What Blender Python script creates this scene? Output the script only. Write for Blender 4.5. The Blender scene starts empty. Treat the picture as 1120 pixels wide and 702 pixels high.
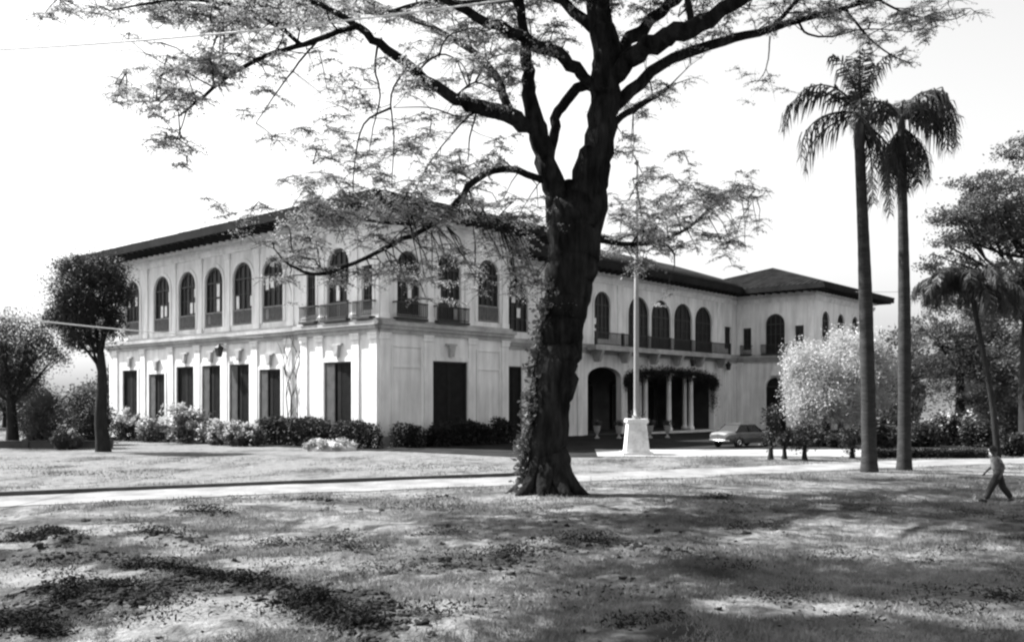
import bpy, bmesh, math, random
import numpy as np
from mathutils import Vector, Matrix, noise

sc = bpy.context.scene
COL = sc.collection
R = math.radians
rng = np.random.default_rng(7)
random.seed(7)

# ------------------------------------------------------------------ camera, sky, sun, exposure
CAM_H, HORIZON, FPX = 2.9, 436.0, 1000.0
cam_d = bpy.data.cameras.new('camera')
cam = bpy.data.objects.new('camera', cam_d); COL.objects.link(cam)
cam.location = (0, 0, CAM_H); cam.rotation_euler = (R(90), 0, 0)
cam_d.sensor_width = 36; cam_d.lens = 36 * FPX / 1120; cam_d.shift_y = (HORIZON - 351) / 1120
cam_d.clip_start = 0.1; cam_d.clip_end = 6000
sc.camera = cam

SUN_AZ = math.atan2(0.36, -0.93)          # towards the sun, in the ground plane (x right, y away)
SUN_EL = R(50)
w = bpy.data.worlds.new('World'); sc.world = w; w.use_nodes = True
nt = w.node_tree; nt.nodes.clear()
sky = nt.nodes.new('ShaderNodeTexSky'); sky.sky_type = 'NISHITA'; sky.sun_disc = False
sky.sun_elevation = SUN_EL; sky.sun_rotation = math.atan2(math.cos(SUN_AZ), math.sin(SUN_AZ))
sky.air_density = 1.0; sky.dust_density = 3.0; sky.ozone_density = 1.0
sep = nt.nodes.new('ShaderNodeSeparateColor')            # the sky as grey, as in a black and white print
cmb = nt.nodes.new('ShaderNodeCombineColor')
bg = nt.nodes.new('ShaderNodeBackground'); bg.inputs['Strength'].default_value = 0.076
wo = nt.nodes.new('ShaderNodeOutputWorld')
nt.links.new(sky.outputs[0], sep.inputs[0])
mx1 = nt.nodes.new('ShaderNodeMath'); mx1.operation = 'MAXIMUM'; mx2 = nt.nodes.new('ShaderNodeMath'); mx2.operation = 'MAXIMUM'
nt.links.new(sep.outputs[0], mx1.inputs[0]); nt.links.new(sep.outputs[1], mx1.inputs[1]); nt.links.new(mx1.outputs[0], mx2.inputs[0]); nt.links.new(sep.outputs[2], mx2.inputs[1])
for k in range(3): nt.links.new(mx2.outputs[0], cmb.inputs[k])
nt.links.new(cmb.outputs[0], bg.inputs[0]); nt.links.new(bg.outputs[0], wo.inputs[0])

sun_d = bpy.data.lights.new('sun', 'SUN'); sun_d.energy = 5.0; sun_d.angle = R(0.5); sun_d.color = (1, 1, 1)
sun = bpy.data.objects.new('sun', sun_d); COL.objects.link(sun)
sdir = Vector((math.cos(SUN_AZ) * math.cos(SUN_EL), math.sin(SUN_AZ) * math.cos(SUN_EL), math.sin(SUN_EL)))
sun.rotation_euler = sdir.to_track_quat('Z', 'Y').to_euler()

sc.view_settings.view_transform = 'Standard'; sc.view_settings.look = 'None'
sc.view_settings.exposure = 1.75; sc.view_settings.gamma = 1.0; sc.view_settings.use_curve_mapping = False
sc.render.engine = 'CYCLES'
sc.cycles.filter_width = 2.4
sc.cycles.max_bounces = 6; sc.cycles.diffuse_bounces = 3; sc.cycles.transparent_max_bounces = 6

# ------------------------------------------------------------------ helpers
def W(px, py, Y):
    "measured point of the photograph at distance Y, in metres"
    return Vector(((px - 560) / FPX * Y, Y, CAM_H + (HORIZON - py) / FPX * Y))

def sstep(a, b, x):
    t = np.clip((np.asarray(x, float) - a) / (b - a), 0, 1); return t * t * (3 - 2 * t)

def link(name, me, m=None, parent=None, kind=None):
    o = bpy.data.objects.new(name, me); COL.objects.link(o)
    if m is not None and me is not None:
        for mm in (m if isinstance(m, (list, tuple)) else [m]): me.materials.append(mm)
    if parent is not None: o.parent = parent
    if kind: o['kind'] = kind
    return o

def empty(name, loc=(0, 0, 0), rz=0):
    o = bpy.data.objects.new(name, None); COL.objects.link(o)
    o.location = loc; o.rotation_euler = (0, 0, rz); o.empty_display_size = 0.2
    return o

def tag(o, label, cat, group=None, kind=None):
    o['label'] = label; o['category'] = cat
    if group: o['group'] = group
    if kind: o['kind'] = kind
    return o

def mesh_np(name, verts, faces, smooth=False, mat_idx=None):
    "verts (n,3) array, faces (m,k) array of equal-size polygons"
    verts = np.asarray(verts, np.float32); faces = np.asarray(faces, np.int32)
    me = bpy.data.meshes.new(name)
    me.vertices.add(len(verts)); me.vertices.foreach_set('co', verts.ravel())
    k = faces.shape[1]
    me.loops.add(faces.size); me.loops.foreach_set('vertex_index', faces.ravel())
    me.polygons.add(len(faces)); me.polygons.foreach_set('loop_start', np.arange(0, faces.size, k, dtype=np.int32))
    if smooth: me.polygons.foreach_set('use_smooth', np.ones(len(faces), bool))
    if mat_idx is not None: me.polygons.foreach_set('material_index', np.asarray(mat_idx, np.int32))
    me.update(calc_edges=True); me.validate()
    return me

class MB:
    "collects shapes into one mesh"
    def __init__(s): s.v = []; s.f = []; s.sm = []
    def quad(s, pts, smooth=False):
        n = len(s.v); s.v += [tuple(p) for p in pts]; s.f.append(tuple(range(n, n + len(pts)))); s.sm.append(smooth)
    def box(s, x0, x1, y0, y1, z0, z1):
        n = len(s.v)
        s.v += [(x0, y0, z0), (x1, y0, z0), (x1, y1, z0), (x0, y1, z0), (x0, y0, z1), (x1, y0, z1), (x1, y1, z1), (x0, y1, z1)]
        for f in ((0, 3, 2, 1), (4, 5, 6, 7), (0, 1, 5, 4), (1, 2, 6, 5), (2, 3, 7, 6), (3, 0, 4, 7)):
            s.f.append(tuple(n + i for i in f)); s.sm.append(False)
    def taper(s, cx, cy, z0, z1, hx0, hy0, hx1, hy1):
        n = len(s.v)
        s.v += [(cx - hx0, cy - hy0, z0), (cx + hx0, cy - hy0, z0), (cx + hx0, cy + hy0, z0), (cx - hx0, cy + hy0, z0),
                (cx - hx1, cy - hy1, z1), (cx + hx1, cy - hy1, z1), (cx + hx1, cy + hy1, z1), (cx - hx1, cy + hy1, z1)]
        for f in ((0, 3, 2, 1), (4, 5, 6, 7), (0, 1, 5, 4), (1, 2, 6, 5), (2, 3, 7, 6), (3, 0, 4, 7)):
            s.f.append(tuple(n + i for i in f)); s.sm.append(False)
    def lathe(s, cx, cy, prof, seg=16):
        n = len(s.v); m = len(prof)
        for (r, z) in prof:
            for k in range(seg):
                a = 2 * math.pi * k / seg; s.v.append((cx + r * math.cos(a), cy + r * math.sin(a), z))
        for i in range(m - 1):
            for k in range(seg):
                k2 = (k + 1) % seg
                s.f.append((n + i * seg + k, n + i * seg + k2, n + (i + 1) * seg + k2, n + (i + 1) * seg + k)); s.sm.append(True)
        s.f.append(tuple(n + k for k in reversed(range(seg)))); s.sm.append(False)
        s.f.append(tuple(n + (m - 1) * seg + k for k in range(seg))); s.sm.append(False)
    def tube(s, pts, radii, seg=8, rough=0.0, seed=0):
        pts = [Vector(p) for p in pts]; n0 = len(s.v); m = len(pts)
        up = None
        for i, p in enumerate(pts):
            t = (pts[min(i + 1, m - 1)] - pts[max(i - 1, 0)]).normalized()
            if up is None:
                up = Vector((1, 0, 0)) if abs(t.x) < 0.8 else Vector((0, 1, 0))
            b = t.cross(up)
            if b.length < 1e-4: b = t.orthogonal()
            b.normalize(); up = b.cross(t).normalized()
            for k in range(seg):
                a = 2 * math.pi * k / seg; r = radii[i]
                if rough:
                    q = Vector((math.cos(a) * 1.6, math.sin(a) * 1.6, p.z * 0.55 + seed))
                    r *= 1 + rough * (noise.noise(q) + 0.5 * noise.noise(q * 2.7))
                s.v.append(tuple(p + (up * math.cos(a) + b * math.sin(a)) * r))
        for i in range(m - 1):
            for k in range(seg):
                k2 = (k + 1) % seg
                s.f.append((n0 + i * seg + k, n0 + i * seg + k2, n0 + (i + 1) * seg + k2, n0 + (i + 1) * seg + k)); s.sm.append(True)
        s.f.append(tuple(n0 + k for k in reversed(range(seg)))); s.sm.append(False)
        s.f.append(tuple(n0 + (m - 1) * seg + k for k in range(seg))); s.sm.append(False)
    def mesh(s, name):
        me = bpy.data.meshes.new(name); me.from_pydata(s.v, [], s.f)
        me.polygons.foreach_set('use_smooth', np.array(s.sm, bool)); me.update()
        return me
    def build(s, name, m, parent=None, kind=None):
        me = s.mesh(name)
        bm = bmesh.new(); bm.from_mesh(me); bmesh.ops.recalc_face_normals(bm, faces=bm.faces); bm.to_mesh(me); bm.free()
        return link(name, me, m, parent, kind)

def smooth_path(pts, radii, sub=4):
    "Catmull-Rom through the points"
    P = [Vector(p) for p in pts]; out = []; rr = []
    for i in range(len(P) - 1):
        p0 = P[max(i - 1, 0)]; p1 = P[i]; p2 = P[i + 1]; p3 = P[min(i + 2, len(P) - 1)]
        for k in range(sub):
            t = k / sub
            out.append(0.5 * ((2 * p1) + (p2 - p0) * t + (2 * p0 - 5 * p1 + 4 * p2 - p3) * t * t + (3 * p1 - p0 - 3 * p2 + p3) * t ** 3))
            rr.append(radii[i] * (1 - t) + radii[i + 1] * t)
    out.append(P[-1]); rr.append(radii[-1])
    return out, rr

# ------------------------------------------------------------------ materials (greys: the photograph is black and white)
def mat(name, val, rough=0.8, var=0.0, scale=1.0, detail=6, bump=0.0, bscale=None, stretch=(1, 1, 1), spec=0.3,
        transl=0.0, metal=0.0, fine=0.0, fscale=20, fstretch=None):
    m = bpy.data.materials.new(name); m.use_nodes = True
    t = m.node_tree; N = t.nodes; Lk = t.links
    p = N['Principled BSDF']; p.inputs['Roughness'].default_value = rough
    p.inputs['Specular IOR Level'].default_value = spec; p.inputs['Metallic'].default_value = metal
    p.inputs['Base Color'].default_value = (val, val, val, 1)
    tc = N.new('ShaderNodeTexCoord'); mp = N.new('ShaderNodeMapping'); mp.inputs['Scale'].default_value = stretch
    Lk.new(tc.outputs['Object'], mp.inputs[0])
    colsock = None
    if var:
        nz = N.new('ShaderNodeTexNoise'); nz.inputs['Scale'].default_value = scale; nz.inputs['Detail'].default_value = detail
        nz.inputs['Roughness'].default_value = 0.62
        Lk.new(mp.outputs[0], nz.inputs['Vector'])
        mr = N.new('ShaderNodeMapRange'); mr.inputs[1].default_value = 0.3; mr.inputs[2].default_value = 0.7
        mr.inputs[3].default_value = val * (1 - var); mr.inputs[4].default_value = val * (1 + var)
        Lk.new(nz.outputs[0], mr.inputs[0]); last = mr.outputs[0]
        if fine:
            n2 = N.new('ShaderNodeTexNoise'); n2.inputs['Scale'].default_value = fscale; n2.inputs['Detail'].default_value = 4
            mp2 = N.new('ShaderNodeMapping'); mp2.inputs['Scale'].default_value = fstretch or stretch; Lk.new(tc.outputs['Object'], mp2.inputs[0]); Lk.new(mp2.outputs[0], n2.inputs['Vector'])
            m2 = N.new('ShaderNodeMapRange'); m2.inputs[1].default_value = 0.3; m2.inputs[2].default_value = 0.7
            m2.inputs[3].default_value = 1 - fine; m2.inputs[4].default_value = 1 + fine
            Lk.new(n2.outputs[0], m2.inputs[0])
            mm = N.new('ShaderNodeMath'); mm.operation = 'MULTIPLY'
            Lk.new(last, mm.inputs[0]); Lk.new(m2.outputs[0], mm.inputs[1]); last = mm.outputs[0]
        cc = N.new('ShaderNodeCombineColor')
        for k in range(3): Lk.new(last, cc.inputs[k])
        Lk.new(cc.outputs[0], p.inputs['Base Color']); colsock = cc.outputs[0]
    if bump:
        nb = N.new('ShaderNodeTexNoise'); nb.inputs['Scale'].default_value = bscale or scale * 3; nb.inputs['Detail'].default_value = 6
        Lk.new(mp.outputs[0], nb.inputs['Vector'])
        b = N.new('ShaderNodeBump'); b.inputs['Strength'].default_value = 1.0; b.inputs['Distance'].default_value = bump
        Lk.new(nb.outputs[0], b.inputs['Height']); Lk.new(b.outputs[0], p.inputs['Normal'])
    if transl:
        tr = N.new('ShaderNodeBsdfTranslucent'); tr.inputs[0].default_value = (val, val, val, 1)
        if colsock: Lk.new(colsock, tr.inputs[0])
        mx = N.new('ShaderNodeMixShader'); mx.inputs[0].default_value = transl
        Lk.new(p.outputs[0], mx.inputs[1]); Lk.new(tr.outputs[0], mx.inputs[2])
        Lk.new(mx.outputs[0], N['Material Output'].inputs[0])
    return m

M = {}
M['plaster'] = mat('weathered_plaster', 0.70, 0.95, 0.22, 0.45, 9, bump=0.015, bscale=6, stretch=(1, 1, 0.45), fine=0.16, fscale=2.2, fstretch=(1, 1, 0.09), spec=.1)
M['trim'] = mat('painted_trim', 0.72, 0.9, 0.18, 0.9, 8, stretch=(1, 1, 0.5), fine=0.15, fscale=2.4, fstretch=(1, 1, 0.1), spec=.1)
M['belt'] = mat('stained_moulding', 0.34, 0.9, 0.35, 0.7, 8, fine=0.1, fscale=5)
M['rooftile'] = mat('roof_tiles', 0.020, 1.0, 0.5, 0.9, 8, bump=0.05, bscale=7, spec=0.0)
M['soffit'] = mat('dark_timber_soffit', 0.014, 0.8, 0.3, 2)
M['fascia'] = mat('grey_gutter', 0.018, 0.9, 0.35, 0.8, spec=0.05)
M['darkwood'] = mat('dark_shutter_wood', 0.016, 0.7, 0.35, 3, spec=0.15)
M['sash'] = mat('window_sash', 0.05, 0.7, 0.3, 4)
M['glass'] = mat('dark_glass', 0.012, 0.45, 0.4, 0.8, spec=0.25)
M['pane_reflection'] = mat('pale_reflection', 0.8, 0.6, 0.2, 3)
M['iron'] = mat('dark_iron', 0.03, 0.6, 0.3, 4)
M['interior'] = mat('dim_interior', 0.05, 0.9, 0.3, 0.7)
M['stone'] = mat('pale_stone', 0.6, 0.85, 0.2, 1.6, 6, bump=0.01, bscale=8, fine=0.12, fscale=9)
M['poleP'] = mat('white_pole_paint', 0.22, 0.5, 0.1, 3)
M['bark'] = mat('dark_bark', 0.017, 1.0, 0.85, 2.2, 9, bump=0.16, bscale=5, stretch=(1, 1, 0.22), spec=0.05, fine=.5, fscale=7, fstretch=(1, 1, .2))
M['bark2'] = mat('small_tree_bark', 0.022, 0.95, 0.4, 5, 6, bump=0.02, bscale=12, stretch=(1, 1, 0.3), spec=0.1)
M['palmbark'] = mat('palm_bark', 0.034, 0.9, 0.35, 1.6, 8, bump=0.02, bscale=5, stretch=(0.6, 0.6, 2.2), spec=0.1, fine=0.25, fscale=6)
M['leaf'] = mat('rain_tree_leaf', 0.28, 0.6, 0.6, 0.6, 5, transl=0.55)
M['leafdark'] = mat('dark_leaf', 0.022, 0.6, 0.45, 1.0, 5, transl=0.2)
M['leafmid'] = mat('mid_leaf', 0.075, 0.6, 0.5, 0.6, 5, transl=0.3)
M['carroof'] = mat('dark_car_roof', 0.02, 0.5, 0.3, 2)
M['leafshutter'] = mat('grey_shutter_leaf', 0.10, 0.9, 0.3, 2)
M['railgrey'] = mat('grey_balustrade', 0.22, 0.9, 0.3, 3)
M['leafgrey'] = mat('grey_leaf', 0.07, 0.7, 0.5, 0.6, 5, transl=0.3)
M['leafpale'] = mat('pale_leaf', 0.42, 0.6, 0.4, 1.1, 5, transl=0.3)
M['bloom'] = mat('white_blossom', 0.45, 0.7, 0.25, 2, 4, transl=0.3)
M['palmleaf'] = mat('palm_leaflet', 0.022, 0.5, 0.4, 1.2, 4, transl=0.2)
M['palmdry'] = mat('dry_palm_leaflet', 0.025, 0.8, 0.4, 2, 4, transl=0.1)
M['shaft'] = mat('palm_crownshaft', 0.04, 0.5, 0.2, 2)
M['hedge'] = mat('hedge_leaf', 0.016, 0.7, 0.5, 1.5, 5, transl=0.15)
M['grass'] = mat('dry_grass_blade', 0.17, 1.0, 0.75, 0.5, 8, transl=0.1, spec=0.0)
M['weed'] = mat('dark_weed_leaf', 0.015, 0.9, 0.6, 2, 5, transl=0.1, spec=0.05)
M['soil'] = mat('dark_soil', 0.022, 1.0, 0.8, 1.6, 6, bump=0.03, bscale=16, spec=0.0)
M['path'] = mat('pale_path_gravel', 0.165, 1.0, 0.42, 0.7, 8, fine=0.12, fscale=11, spec=0.05)
M['road'] = mat('pale_drive_concrete', 0.22, 1.0, 0.35, 0.5, 8, fine=0.1, fscale=9, spec=0.05)
M['court_shade'] = mat('forecourt_asphalt_and_shade', 0.024, 1.0, 0.4, 0.6, 6, spec=0.0)
M['kerb'] = mat('dark_kerb', 0.07, 0.9, 0.3, 2)
M['carpaint'] = mat('light_car_paint', 0.08, 0.45, 0.3, 2, spec=0.5)
M['chrome'] = mat('chrome', 0.6, 0.25, 0.05, 2, metal=1.0)
M['rubber'] = mat('tyre_rubber', 0.02, 0.9, 0.2, 4)
M['carglass'] = mat('car_glass', 0.015, 0.2, 0.1, 2, spec=0.5)
M['lampglass'] = mat('lamp_lens', 0.5, 0.2, 0.05, 2)
M['cable'] = mat('pale_cable', 0.7, 0.6, 0.05, 2)
M['cabledark'] = mat('grey_cable', 0.08, 0.7, 0.05, 2)
M['skin'] = mat('skin', 0.06, 0.6, 0.1, 6)
M['hair'] = mat('black_hair', 0.012, 0.6, 0.3, 20)
M['shirt'] = mat('grey_shirt', 0.17, 0.9, 0.6, 6)
M['trousers'] = mat('dark_trousers', 0.02, 0.9, 0.3, 6)
M['lowwall'] = mat('grey_low_wall', 0.06, 0.9, 0.3, 1.0, 6)
M['farwall'] = mat('grey_house_wall', 0.10, 0.9, 0.15, 0.6)
M['heap'] = mat('dry_brush', 0.42, 0.9, 0.4, 3, 6)
M['urn'] = mat('pale_urn', 0.3, 0.8, 0.15, 3)

# ground: dry grass with worn and darker patches
def ground_mat():
    m = bpy.data.materials.new('lawn_turf'); m.use_nodes = True
    t = m.node_tree; N = t.nodes; Lk = t.links; p = N['Principled BSDF']
    p.inputs['Roughness'].default_value = 1.0; p.inputs['Specular IOR Level'].default_value = 0.0
    tc = N.new('ShaderNodeTexCoord')
    def nz(scale, detail, a, b, lo, hi, rough=0.65):
        n = N.new('ShaderNodeTexNoise'); n.inputs['Scale'].default_value = scale; n.inputs['Detail'].default_value = detail
        n.inputs['Roughness'].default_value = rough
        Lk.new(tc.outputs['Object'], n.inputs['Vector'])
        r = N.new('ShaderNodeMapRange'); r.inputs[1].default_value = a; r.inputs[2].default_value = b
        r.inputs[3].default_value = lo; r.inputs[4].default_value = hi
        Lk.new(n.outputs[0], r.inputs[0]); return r.outputs[0]
    def mul(a, b):
        x = N.new('ShaderNodeMath'); x.operation = 'MULTIPLY'; Lk.new(a, x.inputs[0]); Lk.new(b, x.inputs[1]); return x.outputs[0]
    at = N.new('ShaderNodeAttribute'); at.attribute_name = 'dug'
    def soil_mix(a):
        x = N.new('ShaderNodeMix'); x.data_type = 'FLOAT'; Lk.new(at.outputs['Fac'], x.inputs[0]); Lk.new(a, x.inputs[2]); x.inputs[3].default_value = 0.018; return x.outputs[0]
    v = mul(nz(0.35, 8, 0.40, 0.58, 0.06, 0.175), mul(nz(2.2, 8, 0.36, 0.62, 0.4, 1.3, 0.75), nz(16, 6, 0.3, 0.7, 0.6, 1.3, 0.8)))
    ab = N.new('ShaderNodeAttribute'); ab.attribute_name = 'bare'; xb = N.new('ShaderNodeMix'); xb.data_type = 'FLOAT'; Lk.new(ab.outputs['Fac'], xb.inputs[0]); Lk.new(v, xb.inputs[2]); Lk.new(mul(nz(9, 8, .3, .7, .095, .215, .8), nz(2.2, 6, .3, .7, .6, 1.2)), xb.inputs[3]); v = soil_mix(xb.outputs[0]); cc = N.new('ShaderNodeCombineColor')
    for k in range(3): Lk.new(v, cc.inputs[k])
    Lk.new(cc.outputs[0], p.inputs['Base Color'])
    nb = N.new('ShaderNodeTexNoise'); nb.inputs['Scale'].default_value = 14; nb.inputs['Detail'].default_value = 8
    Lk.new(tc.outputs['Object'], nb.inputs['Vector'])
    b = N.new('ShaderNodeBump'); b.inputs['Strength'].default_value = 1; b.inputs['Distance'].default_value = 0.06
    Lk.new(nb.outputs[0], b.inputs['Height']); Lk.new(b.outputs[0], p.inputs['Normal'])
    return m
M['lawn'] = ground_mat()

# ------------------------------------------------------------------ terrain
PATH = np.array([(-60, 4.5), (-28, 19.4), (-14.3, 25.9), (-6, 29.9), (0.0, 32.4), (4, 34.3), (9, 36.6), (14, 39.0), (20, 41.6), (30, 44.6), (60, 49.0)])
PATH_W = 1.55
def path_dist(x, y):
    d = np.full(np.shape(x), 1e9)
    for i in range(len(PATH) - 1):
        a, b = PATH[i], PATH[i + 1]; ab = b - a; L2 = ab @ ab
        t = np.clip(((x - a[0]) * ab[0] + (y - a[1]) * ab[1]) / L2, 0, 1)
        d = np.minimum(d, np.hypot(x - a[0] - t * ab[0], y - a[1] - t * ab[1]))
    return d

_hash = np.random.default_rng(3).random((256, 256))
def vnoise(x, y, s):
    x = np.asarray(x, float) * s + 100.3; y = np.asarray(y, float) * s + 57.7
    xi = np.floor(x).astype(int); yi = np.floor(y).astype(int); fx = x - xi; fy = y - yi
    fx = fx * fx * (3 - 2 * fx); fy = fy * fy * (3 - 2 * fy)
    g = lambda i, j: _hash[(xi + i) % 256, (yi + j) % 256]
    return (g(0, 0) * (1 - fx) + g(1, 0) * fx) * (1 - fy) + (g(0, 1) * (1 - fx) + g(1, 1) * fx) * fy - 0.5

def ground_at(px, py, h=0.0):
    Y = (CAM_H - h) / (py - HORIZON) * FPX
    return np.array([(px - 560) / FPX * Y, Y])

# soil ridges of the dug ground in the foreground (photograph: lower left)
RIDGES = [  # polyline in photograph pixels, half width m, height m, clods per metre
    ([(0, 672), (70, 676), (150, 658), (215, 634), (262, 640), (330, 664), (385, 690), (420, 704)], 0.42, 0.10, 46),
    ([(40, 648), (75, 655), (118, 668)], 0.40, 0.16, 60),
    ([(-10, 690), (30, 698)], 0.5, 0.15, 50),
    ([(20, 590), (60, 588), (80, 600), (40, 604)], 0.45, 0.15, 22),
    ([(100, 612), (170, 622), (215, 632)], 0.35, 0.06, 20),
    ([(200, 562), (250, 563)], 0.30, 0.08, 16),
    ([(155, 580), (200, 592), (222, 588)], 0.35, 0.08, 14),
    ([(360, 604), (395, 610)], 0.35, 0.10, 10),
    ([(340, 548), (362, 552)], 0.25, 0.10, 10),
    ([(462, 545), (485, 545)], 0.25, 0.13, 10),
    ([(455, 620), (520, 628), (560, 606), (640, 608)], 0.5, 0.06, 12),
    ([(330, 660), (400, 655), (430, 690)], 0.35, 0.05, 16),
    ([(0, 606), (60, 612), (130, 610)], 0.35, 0.06, 14),
    ([(620, 596), (700, 600), (770, 612)], 0.4, 0.05, 9),
]
def ridge_world():
    out = []
    for pts, hw, hh, dens in RIDGES: out.append((np.array([ground_at(*p) for p in pts]), hw, hh, dens))
    return out
RW = ridge_world()
def seg_dist(x, y, P):
    d = np.full(np.shape(x), 1e9)
    for i in range(len(P) - 1):
        a, b = P[i], P[i + 1]; ab = b - a; L2 = max(ab @ ab, 1e-6)
        t = np.clip(((x - a[0]) * ab[0] + (y - a[1]) * ab[1]) / L2, 0, 1)
        d = np.minimum(d, np.hypot(x - a[0] - t * ab[0], y - a[1] - t * ab[1]))
    return d

def gz(x, y):
    x = np.asarray(x, float); y = np.asarray(y, float)
    z = -0.0125 * np.clip(y - 46, 0, 50)
    near = sstep(32, 24, y) * sstep(1.7, 3.2, path_dist(x, y)) * sstep(0, 6, y)
    b = 0.16 * vnoise(x, y, 0.35) + 0.10 * vnoise(x, y, 0.9) + 0.06 * vnoise(x, y, 2.3) + 0.03 * vnoise(x, y, 5)
    for P, hw, hh, _ in RW:
        d = seg_dist(x, y, P); b = b + hh * np.exp(-(d / hw) ** 2) * (0.75 + 0.9 * vnoise(x, y, 3.1))
    # low mounds of the two pale patches in the foreground
    for (px, py, rx, ry, h) in ((205, 690, 1.3, 1.1, 0.16), (500, 690, 1.2, 1.1, 0.14), (470, 640, 1.6, 0.8, 0.1)):
        c = ground_at(px, py); b = b + h * np.exp(-((x - c[0]) / rx) ** 2 - ((y - c[1]) / ry) ** 2)
    mid = 0.05 * vnoise(x, y, 0.4) * sstep(1.7, 4, path_dist(x, y)) * sstep(60, 40, y)
    return z + near * b + mid * (1 - sstep(34, 26, y))

BARE = [(215, 684, 105, 30), (55, 628, 95, 12), (505, 676, 80, 26), (300, 622, 75, 9), (690, 694, 70, 10), (420, 575, 90, 7), (150, 560, 110, 5), (90, 700, 40, 10), (860, 668, 90, 6), (700, 636, 110, 6)]
def bare_at(x, y):
    x = np.asarray(x, float); y = np.asarray(y, float); b = np.zeros(np.shape(x))
    for (cx, cy, hx, hy) in BARE_W: b = np.maximum(b, np.exp(-((x - cx) / hx) ** 2 - ((y - cy) / hy) ** 2))
    far = sstep(27, 33, y - .47 * x) * sstep(9, 3, x) * sstep(64, 56, y) * .5
    n = vnoise(x, y, .7) + .6 * vnoise(x, y, 2.1) + .4 * vnoise(x, y, 5.7)
    return np.clip((np.maximum(b, far) * 1.4 + n * 1.3), 0, 1) * sstep(.05, .35, np.maximum(b, far))
BARE_W = []
for (px, py, rx, ry) in BARE:
    c = ground_at(px, py); BARE_W.append((c[0], c[1], rx / FPX * c[1], max(.5, (c[1] ** 2) * ry / (CAM_H * FPX))))

def spaced(lo, hi, dense_lo, dense_hi, step, growth=1.35):
    mid = list(np.arange(dense_lo, dense_hi + 1e-6, step)); a = []; s = step; v = dense_lo
    while v > lo: s = min(s * growth, 400); v -= s; a.append(max(v, lo))
    b = []; s = step; v = mid[-1]
    while v < hi: s = min(s * growth, 400); v += s; b.append(min(v, hi))
    return np.array(a[::-1] + mid + b)
xs = spaced(-3000, 3000, -18, 22, 0.11)
ys = np.concatenate([spaced(-3000, 9, 9, 30, 0.10)[:-2], np.arange(30.0, 115, 0.8), spaced(116, 3000, 116, 117, 1.0)])
ys = np.unique(np.round(ys, 4)); ys = ys[(ys <= 3000)]
GX, GY = np.meshgrid(xs, ys)
GZ = gz(GX, GY)
n1, n2 = GX.shape
idx = np.arange(n1 * n2).reshape(n1, n2)
fc = np.stack([idx[:-1, :-1], idx[:-1, 1:], idx[1:, 1:], idx[1:, :-1]], -1).reshape(-1, 4)
dug = np.zeros(GX.shape)
for P, hw, hh, dens in RW: dug = np.maximum(dug, np.exp(-(seg_dist(GX, GY, P) / (hw * (1.0 + 1.2 * vnoise(GX, GY, 1.9)))) ** 2) * min(1, .35 + dens / 40) * (.95 + 1.3 * vnoise(GX, GY, 4.2)))
worn = sstep(.12, .42, vnoise(GX, GY, .8) + .55 * vnoise(GX, GY, 2.6) + .4 * vnoise(GX, GY, 6.5)) * .75 * sstep(9, 11, GY) * sstep(28, 20, GY)
dug = np.clip(np.maximum(dug, worn), 0, 1) * (path_dist(GX, GY) > 2)
lawn = link('lawn', mesh_np('lawn', np.stack([GX, GY, GZ], -1).reshape(-1, 3), fc, True), M['lawn'], kind='structure')
at_ = lawn.data.attributes.new('dug', 'FLOAT', 'POINT'); at_.data.foreach_set('value', dug.ravel().astype(np.float32))
at_ = lawn.data.attributes.new('bare', 'FLOAT', 'POINT'); at_.data.foreach_set('value', (bare_at(GX, GY) * (1 - dug)).ravel().astype(np.float32))

def strip(name, m, center, half, lift, z1=None, kind='structure'):
    P = np.array(center, float); out = []
    # resample
    Q = [P[0]]
    for i in range(len(P) - 1):
        L = np.linalg.norm(P[i + 1] - P[i]); k = max(1, int(L / 0.35))
        for j in range(1, k + 1): Q.append(P[i] + (P[i + 1] - P[i]) * j / k)
    Q = np.array(Q); T = np.gradient(Q, axis=0); T /= np.linalg.norm(T, axis=1)[:, None]
    Nn = np.stack([-T[:, 1], T[:, 0]], 1)
    cols = 7; V = []
    for c in range(cols):
        s = -1 + 2 * c / (cols - 1)
        wob = half * s
        if abs(s) == 1: wob = wob + np.sign(s) * (0.5 * vnoise(Q[:, 0] + s * 9, Q[:, 1], 0.5) + .35 * vnoise(Q[:, 0] + s * 9, Q[:, 1], 1.7))
        p = Q + Nn * (np.asarray(wob)[..., None] if np.ndim(wob) else wob)
        V.append(np.column_stack([p, gz(p[:, 0], p[:, 1]) + lift]))
    V = np.stack(V, 1); a, b = V.shape[:2]; I = np.arange(a * b).reshape(a, b)
    F = np.stack([I[:-1, :-1], I[1:, :-1], I[1:, 1:], I[:-1, 1:]], -1).reshape(-1, 4)
    return link(name, mesh_np(name, V.reshape(-1, 3), F), m, kind=kind), Q, Nn

_, PQ, PN = strip('path', M['path'], PATH, PATH_W, 0.02)
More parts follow.
